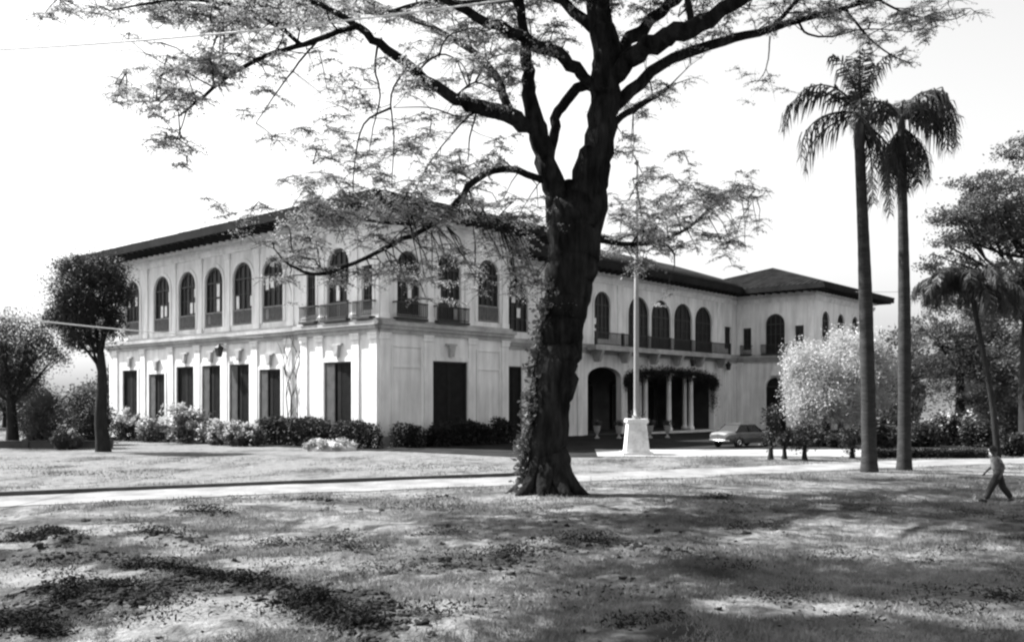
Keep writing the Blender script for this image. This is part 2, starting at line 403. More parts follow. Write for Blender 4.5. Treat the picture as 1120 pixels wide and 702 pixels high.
# dark kerb along the far edge of the path
kb = MB()
KP = [(p[0] + n[0] * (PATH_W + 0.16), p[1] + n[1] * (PATH_W + 0.16)) for p, n in zip(PQ, PN) if -40 < p[0] < 3]
for (a, b) in zip(KP[:-1], KP[1:]):
    a = np.array(a); b = np.array(b); t = (b - a) / np.linalg.norm(b - a); n = np.array([-t[1], t[0]]) * 0.08
    z = float(gz(a[0], a[1])); z2 = float(gz(b[0], b[1])); H = 0.13
    q = [a - n, b - n, b + n, a + n]; zz = [z, z2, z2, z]
    kb.quad([(*q[0], z + H), (*q[1], z2 + H), (*q[2], z2 + H), (*q[3], z + H)])
    kb.quad([(*q[0], z - .1), (*q[1], z2 - .1), (*q[1], z2 + H), (*q[0], z + H)])
    kb.quad([(*q[2], z2 - .1), (*q[3], z - .1), (*q[3], z + H), (*q[2], z2 + H)])
kb.build('kerb', M['kerb'], kind='structure')

strip('driveway', M['road'], [(4.6, 50.0), (10, 49.6), (18, 49.6), (30, 50.5), (60, 54), (120, 60)], 4.1, 0.024)

# ------------------------------------------------------------------ the mansion
CB = Vector((-8.3, 56.9, 0)); RZ = math.atan2(0.755, 0.656)
mansion = empty('mansion', CB, RZ)
tag(mansion, 'long two storey white plastered mansion with arched upper windows and overhanging tiled roof', 'building')
ZB, ZBELT, ZTOP, ZLOW = -1.2, 7.6, 14.75, -1.2
def place(o, r, l, z=0, rot=0):
    o.parent = mansion; o.location = (r, l, z); o.rotation_euler = (0, 0, rot); return o
ROTL = -math.pi / 2        # facade whose plane runs along the depth of the house

def arc_pts(a, b, zs, rise, n=12):
    c = (a + b) / 2; hw = (b - a) / 2
    return [(c - hw * math.cos(math.pi * k / n), zs + rise * math.sin(math.pi * k / n)) for k in range(n + 1)]

def wall_band(mb, u0, u1, z0, z1, ops, thick=0.45):
    "ops: (centre, width, zbottom, zspring, rise)"
    ops = sorted(ops); u = u0
    for (c, wd, zb, zs, rise) in ops:
        a, b = c - wd / 2, c + wd / 2
        mb.quad([(u, 0, z0), (a, 0, z0), (a, 0, z1), (u, 0, z1)])
        if zb > z0: mb.quad([(a, 0, z0), (b, 0, z0), (b, 0, zb), (a, 0, zb)])
        pts = arc_pts(a, b, zs, rise) if rise > 0 else [(a, zs), (b, zs)]
        for (p, q) in zip(pts[:-1], pts[1:]):
            mb.quad([(p[0], 0, p[1]), (q[0], 0, q[1]), (q[0], 0, z1), (p[0], 0, z1)])
            mb.quad([(p[0], 0, p[1]), (p[0], thick, p[1]), (q[0], thick, q[1]), (q[0], 0, q[1])])
        mb.quad([(a, 0, zb), (a, thick, zb), (a, thick, zs), (a, 0, zs)])
        mb.quad([(b, 0, zb), (b, 0, zs), (b, thick, zs), (b, thick, zb)])
        mb.quad([(a, 0, zb), (b, 0, zb), (b, thick, zb), (a, thick, zb)])
        u = b
    mb.quad([(u, 0, z0), (u1, 0, z0), (u1, 0, z1), (u, 0, z1)])

def outline(a, b, zb, zs, rise):
    return [(a, zb)] + (arc_pts(a, b, zs, rise) if rise > 0 else [(a, zs), (b, zs)]) + [(b, zb)]

def window_meshes(wd, zb, zs, rise, seed, pale=True):
    rr = random.Random(seed); a, b = -wd / 2, wd / 2
    fr = MB(); y0, y1 = 0.10, 0.17
    P = outline(a, b, zb, zs, rise)
    th = 0.09
    c = (0, (zb + zs) / 2)
    for (p, q) in zip(P, P[1:] + P[:1]):
        pi = (p[0] + (c[0] - p[0]) * th / (wd / 2), p[1] + (c[1] - p[1]) * th / (wd / 2)); qi = (q[0] + (c[0] - q[0]) * th / (wd / 2), q[1] + (c[1] - q[1]) * th / (wd / 2))
        fr.quad([(p[0], y0, p[1]), (q[0], y0, q[1]), (qi[0], y0, qi[1]), (pi[0], y0, pi[1])])
        fr.quad([(pi[0], y0, pi[1]), (qi[0], y0, qi[1]), (qi[0], y1 + .02, qi[1]), (pi[0], y1 + .02, pi[1])])
    top = lambda u: zs + (rise * math.sqrt(max(0, 1 - (2 * u / wd) ** 2)) if rise > 0 else 0)
    for k in (-1, 0, 1):
        u = k * wd / 4; t = 0.05 if k == 0 else 0.035
        fr.box(u - t, u + t, y0 + .01, y1, zb + .03, top(u) - .04)
    fr.box(a + .05, b - .05, y0 + .005, y1, zs - .06, zs + .06)
    nbar = max(2, int((zs - zb) / 0.9))
    for k in range(1, nbar):
        z = zb + (zs - zb) * k / nbar; fr.box(a + .05, b - .05, y0 + .015, y1, z - .03, z + .03)
    pn = MB(); pn.quad([(p[0], 0.20, p[1]) for p in P])
    cp = None
    if pale:
        cp = MB(); cells = [(i, j) for i in range(4) for j in range(nbar)]
        rr.shuffle(cells)
        for (i, j) in cells[:rr.choice((2, 3, 3, 4))]:
            if j == 0 and rr.random() < .6: continue
            u0 = a + wd * i / 4; z0 = zb + (zs - zb) * j / nbar; hz = (zs - zb) / nbar
            g = rr.uniform(0.0, .45)
            cp.box(u0 + .07, u0 + wd / 4 - .07, 0.178, 0.19, z0 + .06 + hz * g * .5, z0 + hz * (1 - .3 * g) - .06)
        if not cp.v: cp = None
    return fr, pn, cp

def railing(mb, u0, u1, z0, h=1.05, y0=-0.02, y1=0.08, step=0.16, solid=False):
    mb.box(u0, u1, y0, y1, z0 + h - .09, z0 + h); mb.box(u0, u1, y0, y1, z0 + .05, z0 + .12)
    n = max(2, int((u1 - u0) / step))
    for k in range(n + 1):
        u = u0 + (u1 - u0) * k / n; mb.box(u - .025, u + .025, (y0 + y1) / 2 - .025, (y0 + y1) / 2 + .025, z0 + .12, z0 + h - .09)

WIN_CACHE = {}
def add_window(r, l, rot, wd, zb, zs, rise, seed, rail=True, pale=True, name='window'):
    fr, pn, cp = window_meshes(wd, zb, zs, rise, seed, pale)
    o = place(fr.build(name, M['sash']), r, l, 0, rot)
    pn.build('pane', M['glass'], o)
    if cp: cp.build('reflection_panel', M['pane_reflection'], o)  # pale panels standing in for reflections on the panes
    if rail:
        rm = MB(); railing(rm, -wd / 2 + .01, wd / 2 - .01, zb, 1.15, .0, .08); rm.build('railing', M['railgrey'], o)
    return o

def add_door(r, l, rot, wd, zb, zs, rise=0.0, ajar=False):
    a, b = -wd / 2, wd / 2
    d = MB(); P = outline(a, b, zb, zs, rise)
    d.quad([(p[0], 0.20, p[1]) for p in P])
    for s in (-1, 1):                                     # two louvred leaves
        x0, x1 = (a + .04, -.02) if s < 0 else (.02, b - .04)
        zt = zs - .05
        d.box(x0, x0 + .12, .11, .19, zb + .02, zt); d.box(x1 - .12, x1, .11, .19, zb + .02, zt)
        k = 0; z = zb + .1
        while z < zt - .08:
            d.box(x0 + .12, x1 - .12, .13, .18, z, z + .06); z += .13
    o = place(d.build('door', M['darkwood']), r, l, 0, rot)
    fr = MB(); fr.box(a, a + .08, .04, .1, zb, zs); fr.box(b - .08, b, .04, .1, zb, zs); fr.box(a + .08, b - .08, .04, .1, zs - .1, zs)
    fr.build('frame', M['sash'], o)
    if ajar:
        lf = MB(); x0 = a + .09; x1 = a + wd * .36; lf.box(x0, x1, .03, .09, zb + .02, zs - .12); z = zb + .15
        while z < zs - .3: lf.box(x0 + .06, x1 - .06, .015, .03, z, z + .07); z += .16
        lf.build('shutter_leaf', M['leafshutter'], o)
    return o

def surround(mb, c, wd, zb, zs, rise, w=0.28, d=0.07):
    "raised moulding round an opening"
    a, b = c - wd / 2, c + wd / 2
    inn = outline(a - .02, b + .02, zb, zs, rise); out = outline(a - w, b + w, zb, zs if rise > 0 else zs + w, rise + w if rise > 0 else 0)
    for i in range(len(inn) - 1):
        p, q, p2, q2 = inn[i], inn[i + 1], out[i], out[i + 1]
        mb.quad([(p[0], -d, p[1]), (q[0], -d, q[1]), (q2[0], -d, q2[1]), (p2[0], -d, p2[1])])
        mb.quad([(p2[0], -d, p2[1]), (q2[0], -d, q2[1]), (q2[0], 0, q2[1]), (p2[0], 0, p2[1])])
        mb.quad([(p[0], -d, p[1]), (q[0], -d, q[1]), (q[0], 0.03, q[1]), (p[0], 0.03, p[1])])

def pilaster(r, l, rot, wd, z0, z1, d=0.14):
    d *= .6
    p = MB(); h = wd / 2
    p.box(-h, h, -d, 0, z0 + .35, z1 - .4)
    p.box(-h - .06, h + .06, -d - .05, 0, z0, z0 + .35); p.box(-h - .06, h + .06, -d - .06, 0, z1 - .4, z1 - .12); p.box(-h - .12, h + .12, -d - .1, 0, z1 - .12, z1)
    return place(p.build('pilaster', M['trim']), r, l, 0, rot)

def course(r, l, rot, u0, u1, z, prof, name, m):
    "a moulding with a stepped profile: (depth, zlo, zhi)"
    c = MB()
    for (d, z0, z1) in prof: c.box(u0 - d, u1 + d, -d, -.003, z + z0, z + z1)
    return place(c.build(name, m), r, l, 0, rot)
BELT = [(.16, -.55, -.30), (.30, -.30, -.08), (.42, -.08, .16), (.20, .16, .34)]
CORN = [(.12, -1.0, -.8), (.20, -.8, -.55), (.34, -.30, -.02)]

# --- left wing long side (plane r = 0): u = depth from far end
LW = 36.7; RW_L = 8.0    # pavilion takes l 0..8
up_l = [11.8, 15.6, 19.5, 23.4, 27.4, 32.4]
lo_l = [12.1, 16.0, 19.85, 23.7, 28.2, 32.8]
U = lambda l: LW - l
lower = MB(); upper = MB()
lo_h = {12.1: 5.0, 16.0: 5.45, 19.85: 5.45, 23.7: 5.45, 28.2: 4.95, 32.8: 5.35}
wall_band(lower, 0, LW - RW_L, ZB, ZBELT, [(U(l), 2.6, -.05, lo_h[l], 0) for l in lo_l])
wall_band(upper, 0, LW - RW_L, ZBELT, ZTOP, [(U(l), 2.5, 8.35, 11.75, 1.2) for l in up_l])
for l in up_l: surround(upper, U(l), 2.5, 8.35, 11.75, 1.2)
for l in lo_l: surround(lower, U(l), 2.6, -.05, lo_h[l], 0, .22)
for mb in (lower, upper):
    mb.quad([(0, 0, ZB if mb is lower else ZBELT), (0, 14, ZB if mb is lower else ZBELT), (0, 14, ZBELT if mb is lower else ZTOP), (0, 0, ZBELT if mb is lower else ZTOP)])
place(lower.build('ground_storey_wall', M['plaster']), 0.35, LW, 0, ROTL)
place(upper.build('upper_storey_wall', M['plaster']), 0.35, LW, 0, ROTL)
for i, l in enumerate(up_l): add_window(0.35, l, ROTL, 2.5, 8.35, 11.75, 1.2, 11 + i)
for i, l in enumerate(lo_l): add_door(0.35, l, ROTL, 2.6, -.05, lo_h[l], ajar=i in (0, 1, 2, 4))
for l in (9.6, 13.7, 17.55, 21.45, 25.4, 30.0, 34.6, 36.4): pilaster(0.35, l, ROTL, 0.62, ZBELT + .34, ZTOP - 1.0)
for l in (9.8, 14.0, 17.95, 21.8, 25.9, 30.5, 35.4): pilaster(0.35, l, ROTL, 0.72, ZB, ZBELT - .55, .18)
course(0.35, LW, ROTL, 0, LW - RW_L, ZBELT, BELT, 'string_course', M['belt'])
course(0.35, LW, ROTL, 0, LW - RW_L, ZTOP, CORN, 'cornice', M['trim'])
def keystone(r, l, rot, z):
    k = MB(); k.taper(0, -.12, z, z + .75, .16, .12, .28, .16); k.box(-.5, .5, -.2, 0, z + .75, z + .87)
    k.box(-.12, .12, -.26, 0, z + .12, z + .5)
    return place(k.build('keystone', M['belt']), r, l, 0, rot)
for l in lo_l: keystone(0.35, l, ROTL, lo_h[l] + .26)

# --- corner pavilion, both faces (r 0..12.3, l 0..8)
PW = 12.3
lo1 = MB(); up1 = MB()
PAVL = [(U(4.0) - (LW - RW_L), 2.8, -.05, 5.3, 0)]
wall_band(lo1, 0, RW_L, ZB, ZBELT, PAVL)
upo = [(RW_L - 3.95, 2.2, 8.0, 11.6, 1.1), (RW_L - 6.85, 1.0, 8.5, 11.3, 0), (RW_L - 1.05, 1.0, 8.5, 11.3, 0)]
wall_band(up1, 0, RW_L, ZBELT, ZTOP, upo)
surround(lo1, RW_L - 4.0, 2.8, -.05, 5.3, 0); surround(up1, RW_L - 3.95, 2.2, 8.0, 11.6, 1.1)
for (c, wd, zb, zs, ri) in upo[1:]: surround(up1, c, wd, zb, zs, ri, .2)
lo1.quad([(0, 0, ZB), (0, .36, ZB), (0, .36, ZBELT), (0, 0, ZBELT)]); up1.quad([(0, 0, ZBELT), (0, .36, ZBELT), (0, .36, ZTOP), (0, 0, ZTOP)])
place(lo1.build('ground_storey_wall', M['plaster']), 0, RW_L, 0, ROTL)
place(up1.build('upper_storey_wall', M['plaster']), 0, RW_L, 0, ROTL)
add_door(0, 4.0, ROTL, 2.8, -.05, 5.3, ajar=True); add_window(0, 3.95, ROTL, 2.2, 8.0, 11.6, 1.1, 31)
for l in (6.85, 1.05): add_window(0, l, ROTL, 1.0, 8.5, 11.3, 0, 33 + int(l), rail=False, pale=False)
keystone(0, 4.0, ROTL, 5.62)
for l in (7.6, 2.3, 5.7): pilaster(0, l, ROTL, 0.6, ZBELT + .34, ZTOP - 1.0)
for l in (7.6, .45, 2.2, 5.9): pilaster(0, l, ROTL, 0.7, ZB, ZBELT - .55, .14)
def balcony_rail(r, l, rot, u0, u1, z, d=.45, m=None):
    b = MB(); b.box(u0, u1, -d - .06, -.003, z - .1, z + .06)
    railing(b, u0, u1, z + .06, 1.0, -d, -d + .1)
    for u in (u0, u1):
        b.box(u - .06, u + .06, -d, 0, z + .98, z + 1.06)
    return place(b.build('balcony', m or M['iron']), r, l, 0, rot)
balcony_rail(0, RW_L, ROTL, RW_L - 7.6, RW_L - 5.9, 8.0); balcony_rail(0, RW_L, ROTL, RW_L - 2.0, RW_L - .3, 8.0); balcony_rail(0, RW_L, ROTL, RW_L - 5.3, RW_L - 2.6, 8.0)
course(0, RW_L, ROTL, 0, RW_L, ZBELT, BELT, 'string_course', M['belt']); course(0, RW_L, ROTL, 0, RW_L, ZTOP, CORN, 'cornice', M['trim'])

lo2 = MB(); up2 = MB()
wall_band(lo2, 0, PW, ZB, ZBELT, [(6.3, 3.3, -.05, 5.4, 0)])
upr = [(6.2, 2.2, 8.0, 11.6, 1.1), (2.5, 2.0, 8.3, 11.4, 1.0), (10.1, 2.2, 8.3, 11.6, 1.1)]
wall_band(up2, 0, PW, ZBELT, ZTOP, upr)
for (c, wd, zb, zs, ri) in upr: surround(up2, c, wd, zb, zs, ri)
surround(lo2, 6.3, 3.3, -.05, 5.4, 0)
for (mb, za, zc) in ((lo2, ZB, ZBELT), (up2, ZBELT, ZTOP)): mb.quad([(PW, 0, za), (PW, 9, za), (PW, 9, zc), (PW, 0, zc)])
for (c, wd) in ((2.35, 2.6), (10.1, 2.5)):                      # raised panels beside the door
    for (x0, x1, z0, z1) in ((c - wd / 2, c + wd / 2, 1.0, 1.12), (c - wd / 2, c + wd / 2, 6.2, 6.32), (c - wd / 2, c - wd / 2 + .12, 1.12, 6.2), (c + wd / 2 - .12, c + wd / 2, 1.12, 6.2), (c - wd / 2 + .12, c + wd / 2 - .12, 4.9, 5.0)):
        lo2.box(x0, x1, -.06, .0, z0, z1)
place(lo2.build('ground_storey_wall', M['plaster']), 0, 0); place(up2.build('upper_storey_wall', M['plaster']), 0, 0)
add_door(6.3, 0, 0, 3.3, -.05, 5.4); keystone(6.3, 0, 0, 5.72)
for i, (c, wd, zb, zs, ri) in enumerate(upr): add_window(c, 0, 0, wd, zb, zs, ri, 41 + i, rail=(i == 2), pale=(i != 2))
for u in (.45, 4.2, 8.4, 11.85): pilaster(u, 0, 0, .7, ZB, ZBELT - .55, .14)
for u in (.45, 4.4, 8.0, 11.85): pilaster(u, 0, 0, .6, ZBELT + .34, ZTOP - 1.0)
balcony_rail(6.2, 0, 0, -1.5, 1.5, 8.0); balcony_rail(2.5, 0, 0, -1.3, 1.3, 8.0)
course(0, 0, 0, 0, PW, ZBELT, BELT, 'string_course', M['belt']); course(0, 0, 0, 0, PW, ZTOP, CORN, 'cornice', M['trim'])
pl = MB(); pl.box(-.12, PW + .12, -.12, -.004, ZB, .55); place(pl.build('plinth', M['belt']), 0, 0)

# --- main front (plane l = 6.3, r 12.3..59.6)
MR0, MR1, ML = 12.3, 59.6, 6.3
u = lambda r: r - MR0
lo3 = MB(); up3 = MB()
lops = [(u(20.2), 1.9, ZB, 5.6, 0), (u(25.8), 2.2, ZB, 4.9, .8), (u(33.25), 5.5, ZB, 4.9, 1.0), (u(45.4), 17.6, ZB, 4.7, 1.15)]
wall_band(lo3, 0, u(MR1), ZB, ZBELT, lops, .59)
ups = [(u(r), 2.6, 8.5, 11.7, 1.25) for r in (20.6, 26.6, 32.8)] + [(u(r), 3.75, 7.9, 11.2, 1.75) for r in (39.0, 43.15, 47.5, 51.85)] + [(u(57.4), 1.5, 8.6, 11.1, 0)]
wall_band(up3, 0, u(MR1), ZBELT, ZTOP, ups, .5)
for (c, wd, zb, zs, ri) in ups: surround(up3, c, wd, zb, zs, ri, .24)
place(lo3.build('ground_storey_wall', M['plaster']), MR0, ML); place(up3.build('upper_storey_wall', M['plaster']), MR0, ML)
for i, r in enumerate((20.6, 26.6, 32.8)): add_window(r, ML, 0, 2.6, 8.5, 11.7, 1.25, 51 + i, rail=False)
for i, r in enumerate((39.0, 43.15, 47.5, 51.85)): add_window(r, ML + .02, 0, 3.75, 7.9, 11.2, 1.75, 61 + i, rail=False, pale=False)
add_window(57.4, ML, 0, 1.5, 8.6, 11.1, 0, 70, rail=False, pale=False)
add_door(20.2, ML, 0, 1.9, ZB, 5.6); add_door(25.8, ML, 0, 2.2, ZB, 4.9, .8)
course(MR0, ML, 0, 0, u(MR1), ZBELT, BELT, 'string_course', M['belt']); course(MR0, ML, 0, 0, u(MR1), ZTOP, CORN, 'cornice', M['trim'])
for r in (23.5, 29.7, 35.6, 55.3): pilaster(r, ML, 0, .6, ZBELT + .34, ZTOP - 1.0)
for r in (18.4, 22.6, 29.3, 57.0): pilaster(r, ML, 0, .8, ZB, ZBELT - .55, .2)
# porch room behind the wide arch
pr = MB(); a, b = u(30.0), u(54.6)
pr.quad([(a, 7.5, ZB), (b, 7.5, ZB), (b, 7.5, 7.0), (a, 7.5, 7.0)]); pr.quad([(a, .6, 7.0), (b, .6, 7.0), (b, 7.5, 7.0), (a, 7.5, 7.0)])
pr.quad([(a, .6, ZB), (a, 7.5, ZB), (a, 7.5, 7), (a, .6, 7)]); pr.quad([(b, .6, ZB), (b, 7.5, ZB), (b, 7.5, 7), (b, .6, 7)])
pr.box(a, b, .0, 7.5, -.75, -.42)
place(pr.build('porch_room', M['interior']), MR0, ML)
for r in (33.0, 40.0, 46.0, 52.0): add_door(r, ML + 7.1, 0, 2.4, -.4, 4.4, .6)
def column(r, l, z0, z1, rad):
    c = MB(); c.lathe(0, 0, [(rad * 1.45, z0), (rad * 1.45, z0 + .25), (rad * 1.2, z0 + .32), (rad * 1.06, z0 + .42), (rad, z0 + .6), (rad * .86, z1 - .5), (rad * .95, z1 - .46), (rad * .9, z1 - .4), (rad * 1.35, z1 - .15)], 18)
    c.box(-rad * 1.5, rad * 1.5, -rad * 1.5, rad * 1.5, z1 - .15, z1); return place(c.build('column', M['trim']), r, l)
for r in (40.6, 49.6, 45.1): column(r, ML + .25, -.42, 5.5 if r == 45.1 else 5.35, .27)
for r in (41.6, 50.6): column(r, ML + 1.6, -.42, 6.9, .24)
for r in (37.0,): column(r, ML + .25, -.42, 5.1, .24)
bl = MB(); bl.box(u(29.8), u(55.4), -1.5, -.44, ZBELT - .25, ZBELT + .2)
for r in (31, 35.5, 40.6, 45.2, 49.6, 54.5): bl.taper(u(r), -.75, ZBELT - 1.3, ZBELT - .25, .14, .3, .2, .72)
place(bl.build('balcony_floor', M['belt']), MR0, ML)
br = MB(); railing(br, u(29.9), u(55.3), ZBELT + .2, 1.2, -1.45, -1.33, .2)
for r in (29.9, 34.2, 38.4, 42.6, 46.8, 51, 55.3): br.box(u(r) - .12, u(r) + .12, -1.5, -1.28, ZBELT + .2, ZBELT + 1.45)
place(br.build('balcony_railing', M['iron']), MR0, ML)
st = MB(); st.box(u(36.6), u(54.2), -1.5, 0, -1.1, -.44); st.box(u(36.2), u(54.6), -2.0, -1.5, -1.1, -.62); place(st.build('porch_step', M['stone']), MR0, ML)
def lantern(r, l, rot, z):
    k = MB(); k.box(-.04, .04, -.6, 0, z + .55, z + .62); k.taper(0, -.55, z - .35, z + .3, .14, .14, .24, .24); k.taper(0, -.55, z + .3, z + .55, .27, .27, .05, .05)
    k.box(-.03, .03, -.58, -.52, z + .5, z + .62)
    return place(k.build('wall_lantern', M['iron']), r, l, 0, rot)
lantern(46.2, ML - 1.4, 0, 6.6); lantern(56.6, ML, 0, 6.5); lantern(0.35, 15.9 + 2.0, ROTL, 6.4)

# --- right wing (r 59.6..80, l -3..16)
QR0, QR1, QL0, QL1 = 59.6, 77.6, -3.0, 15.0
lo4 = MB(); up4 = MB(); wl = ML - QL0
wall_band(lo4, 0, wl, ZB, ZBELT, [(wl / 2 + .2, 2.4, ZB, 4.3, 1.0)])
o4 = [(wl / 2 + .1, 2.3, 7.9, 11.3, 1.15), (1.35, 1.0, 8.5, 11.0, 0), (wl - 1.7, 1.0, 8.5, 11.0, 0)]
wall_band(up4, 0, wl, ZBELT, ZTOP, o4)
for (c, wd, zb, zs, ri) in o4: surround(up4, c, wd, zb, zs, ri, .24)
surround(lo4, wl / 2 + .2, 2.4, ZB, 4.3, 1.0, .3)
place(lo4.build('ground_storey_wall', M['plaster']), QR0, ML, 0, ROTL); place(up4.build('upper_storey_wall', M['plaster']), QR0, ML, 0, ROTL)
add_door(QR0, ML - wl / 2 - .2, ROTL, 2.4, ZB, 4.3, 1.0)
kk = MB(); kk.taper(0, -.2, 5.5, 6.6, .55, .2, .12, .1); place(kk.build('keystone', M['trim']), QR0, ML - wl / 2 - .2, 0, ROTL)
for i, (c, wd, zb, zs, ri) in enumerate(o4): add_window(QR0, ML - c, ROTL, wd, zb, zs, ri, 80 + i, rail=False, pale=False)
balcony_rail(QR0, ML, ROTL, o4[0][0] - 1.5, o4[0][0] + 1.5, 7.95); balcony_rail(QR0, ML, ROTL, .7, 2.0, 7.95); balcony_rail(QR0, ML, ROTL, wl - 2.4, wl - 1.0, 7.95)
course(QR0, ML, ROTL, 0, wl, ZBELT, BELT, 'string_course', M['belt']); course(QR0, ML, ROTL, 0, wl, ZTOP, CORN, 'cornice', M['trim'])
for l in (ML - .4, QL0 + .35): pilaster(QR0, l, ROTL, .6, ZBELT + .34, ZTOP - 1.0); pilaster(QR0, l, ROTL, .7, ZB, ZBELT - .55, .14)
lo5 = MB(); up5 = MB(); ww = QR1 - QR0
wall_band(lo5, 0, ww, ZB, ZBELT, [(x, 1.9, ZB, 5.0, 0) for x in (3, 7.4, 11.8, 16)])
wall_band(up5, 0, ww, ZBELT, ZTOP, [(x, 2.1, 8.5, 11.6, 1.05) for x in (3, 7.4, 11.8, 16)])
for x in (3, 7.4, 11.8, 16): surround(up5, x, 2.1, 8.5, 11.6, 1.05)
for mb, za, zc in ((lo5, ZB, ZBELT), (up5, ZBELT, ZTOP)): mb.quad([(ww, 0, za), (ww, 17.9, za), (ww, 17.9, zc), (ww, 0, zc)])
place(lo5.build('ground_storey_wall', M['plaster']), QR0, QL0); place(up5.build('upper_storey_wall', M['plaster']), QR0, QL0)
for i, x in enumerate((3, 7.4, 11.8, 16)):
    add_window(QR0 + x, QL0, 0, 2.1, 8.5, 11.6, 1.05, 90 + i, pale=False); add_door(QR0 + x, QL0, 0, 1.9, ZB, 5.0)
course(QR0, QL0, 0, 0, ww, ZBELT, BELT, 'string_course', M['belt']); course(QR0, QL0, 0, 0, ww, ZTOP, CORN, 'cornice', M['trim'])

# --- roofs: hipped, wide dark soffit
def hip_roof(r0, r1, l0, l1, ov=1.8, pitch=0.35, ez=None):
    x0, x1, y0, y1 = r0 - ov, r1 + ov, l0 - ov, l1 + ov
    ez = ZTOP; top = ez + .55
    h = min(x1 - x0, y1 - y0) / 2; rz = top + h * pitch
    if (x1 - x0) < (y1 - y0): A, B = ((x0 + x1) / 2, y0 + h, rz), ((x0 + x1) / 2, y1 - h, rz); alongy = True
    else: A, B = (x0 + h, (y0 + y1) / 2, rz), (x1 - h, (y0 + y1) / 2, rz); alongy = False
    c = [(x0, y0, top), (x1, y0, top), (x1, y1, top), (x0, y1, top)]
    m = MB()
    if alongy:
        m.quad([c[0], c[1], A]); m.quad([c[1], c[2], B, A]); m.quad([c[2], c[3], B]); m.quad([c[3], c[0], A, B])
    else:
        m.quad([c[0], c[1], B, A]); m.quad([c[1], c[2], B]); m.quad([c[2], c[3], A, B]); m.quad([c[3], c[0], A])
    # ridge and hip caps
    for (p, q) in ((A, B), (c[0], A), (c[3], A if not alongy else B), (c[1], A if alongy else B), (c[2], B)):
        m.tube([Vector(p), Vector(q)], [.13, .13], 6)
    for (ax, e0, e1, o0, sg) in ((0, x0, x1, y0, 1), (0, x0, x1, y1, -1), (1, y0, y1, x0, 1), (1, y0, y1, x1, -1)):
        q = e0 + .3
        while q < e1 - .3:                                    # tile rolls running down the slope
            d = min(q - e0, e1 - q, h) * .99; jz = random.uniform(.0, .03)
            p0, p1 = ((q, o0, top + jz), (q, o0 + sg * d, top + d * pitch + jz)) if ax == 0 else ((o0, q, top + jz), (o0 + sg * d, q, top + d * pitch + jz))
            m.tube([Vector(p0), Vector(p1)], [.085, .085], 5); q += .62
    o = m.build('roof', M['rooftile'], mansion)
    f = MB(); t = .12
    f.box(x0, x1, y0, y0 + t, ez + .02, top + .02); f.box(x0, x1, y1 - t, y1, ez + .02, top + .02)
    f.box(x0, x0 + t, y0 + t, y1 - t, ez + .02, top + .02); f.box(x1 - t, x1, y0 + t, y1 - t, ez + .02, top + .02)
    f.build('fascia', M['fascia'], o)
    s = MB(); s.quad([(x0 + .01, y0 + .01, ez + .03), (x1 - .01, y0 + .01, ez + .03), (x1 - .01, y1 - .01, ez + .03), (x0 + .01, y1 - .01, ez + .03)])
    for k in range(int((y1 - y0) / .9)):
        y = y0 + .4 + k * .9; s.box(x0 + .15, x0 + ov - .02, y - .06, y + .06, ez - .14, ez + .025)
    for k in range(int((x1 - x0) / .9)):
        x = x0 + .4 + k * .9; s.box(x - .06, x + .06, y0 + .15, y0 + ov - .02, ez - .15, ez + .024)
    s.build('soffit', M['soffit'], o)
    return o
hip_roof(0, 16, 0, LW, 1.9, .285)
hip_roof(14.5, 66, ML, ML + 15.5, 1.85, .37)
hip_roof(QR0, QR1, QL0, QL1, 1.9, .33)

# dark forecourt before the porch; its left part paints in the house's shadow
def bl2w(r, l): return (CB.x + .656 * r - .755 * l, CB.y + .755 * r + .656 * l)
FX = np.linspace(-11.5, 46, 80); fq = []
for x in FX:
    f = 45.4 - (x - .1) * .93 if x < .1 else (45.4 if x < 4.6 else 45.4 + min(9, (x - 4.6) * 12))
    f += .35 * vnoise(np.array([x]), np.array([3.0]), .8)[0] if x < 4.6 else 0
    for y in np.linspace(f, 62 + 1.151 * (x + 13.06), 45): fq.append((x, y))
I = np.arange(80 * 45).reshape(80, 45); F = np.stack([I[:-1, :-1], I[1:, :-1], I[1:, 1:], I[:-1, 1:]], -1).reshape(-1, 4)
fq = np.array(fq); link('forecourt_and_shade', mesh_np('forecourt_and_shade', np.column_stack([fq, gz(fq[:, 0], fq[:, 1]) + .016]), F), M['court_shade'], kind='structure')

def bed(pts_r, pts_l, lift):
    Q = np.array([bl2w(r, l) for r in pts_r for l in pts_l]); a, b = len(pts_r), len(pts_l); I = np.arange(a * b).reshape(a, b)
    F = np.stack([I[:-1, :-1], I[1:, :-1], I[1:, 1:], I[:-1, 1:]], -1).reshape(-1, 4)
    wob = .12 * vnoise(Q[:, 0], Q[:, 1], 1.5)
    Q = Q + wob[:, None]; link('bed_and_shade', mesh_np('bed_and_shade', np.column_stack([Q, gz(Q[:, 0], Q[:, 1]) + lift]), F), M['soil'], kind='structure')
bed(np.linspace(-3.4, .3, 10), np.linspace(-4, 33, 70), .034)  # bed soil, its dark tone also filling in for shadow at the hedge foot

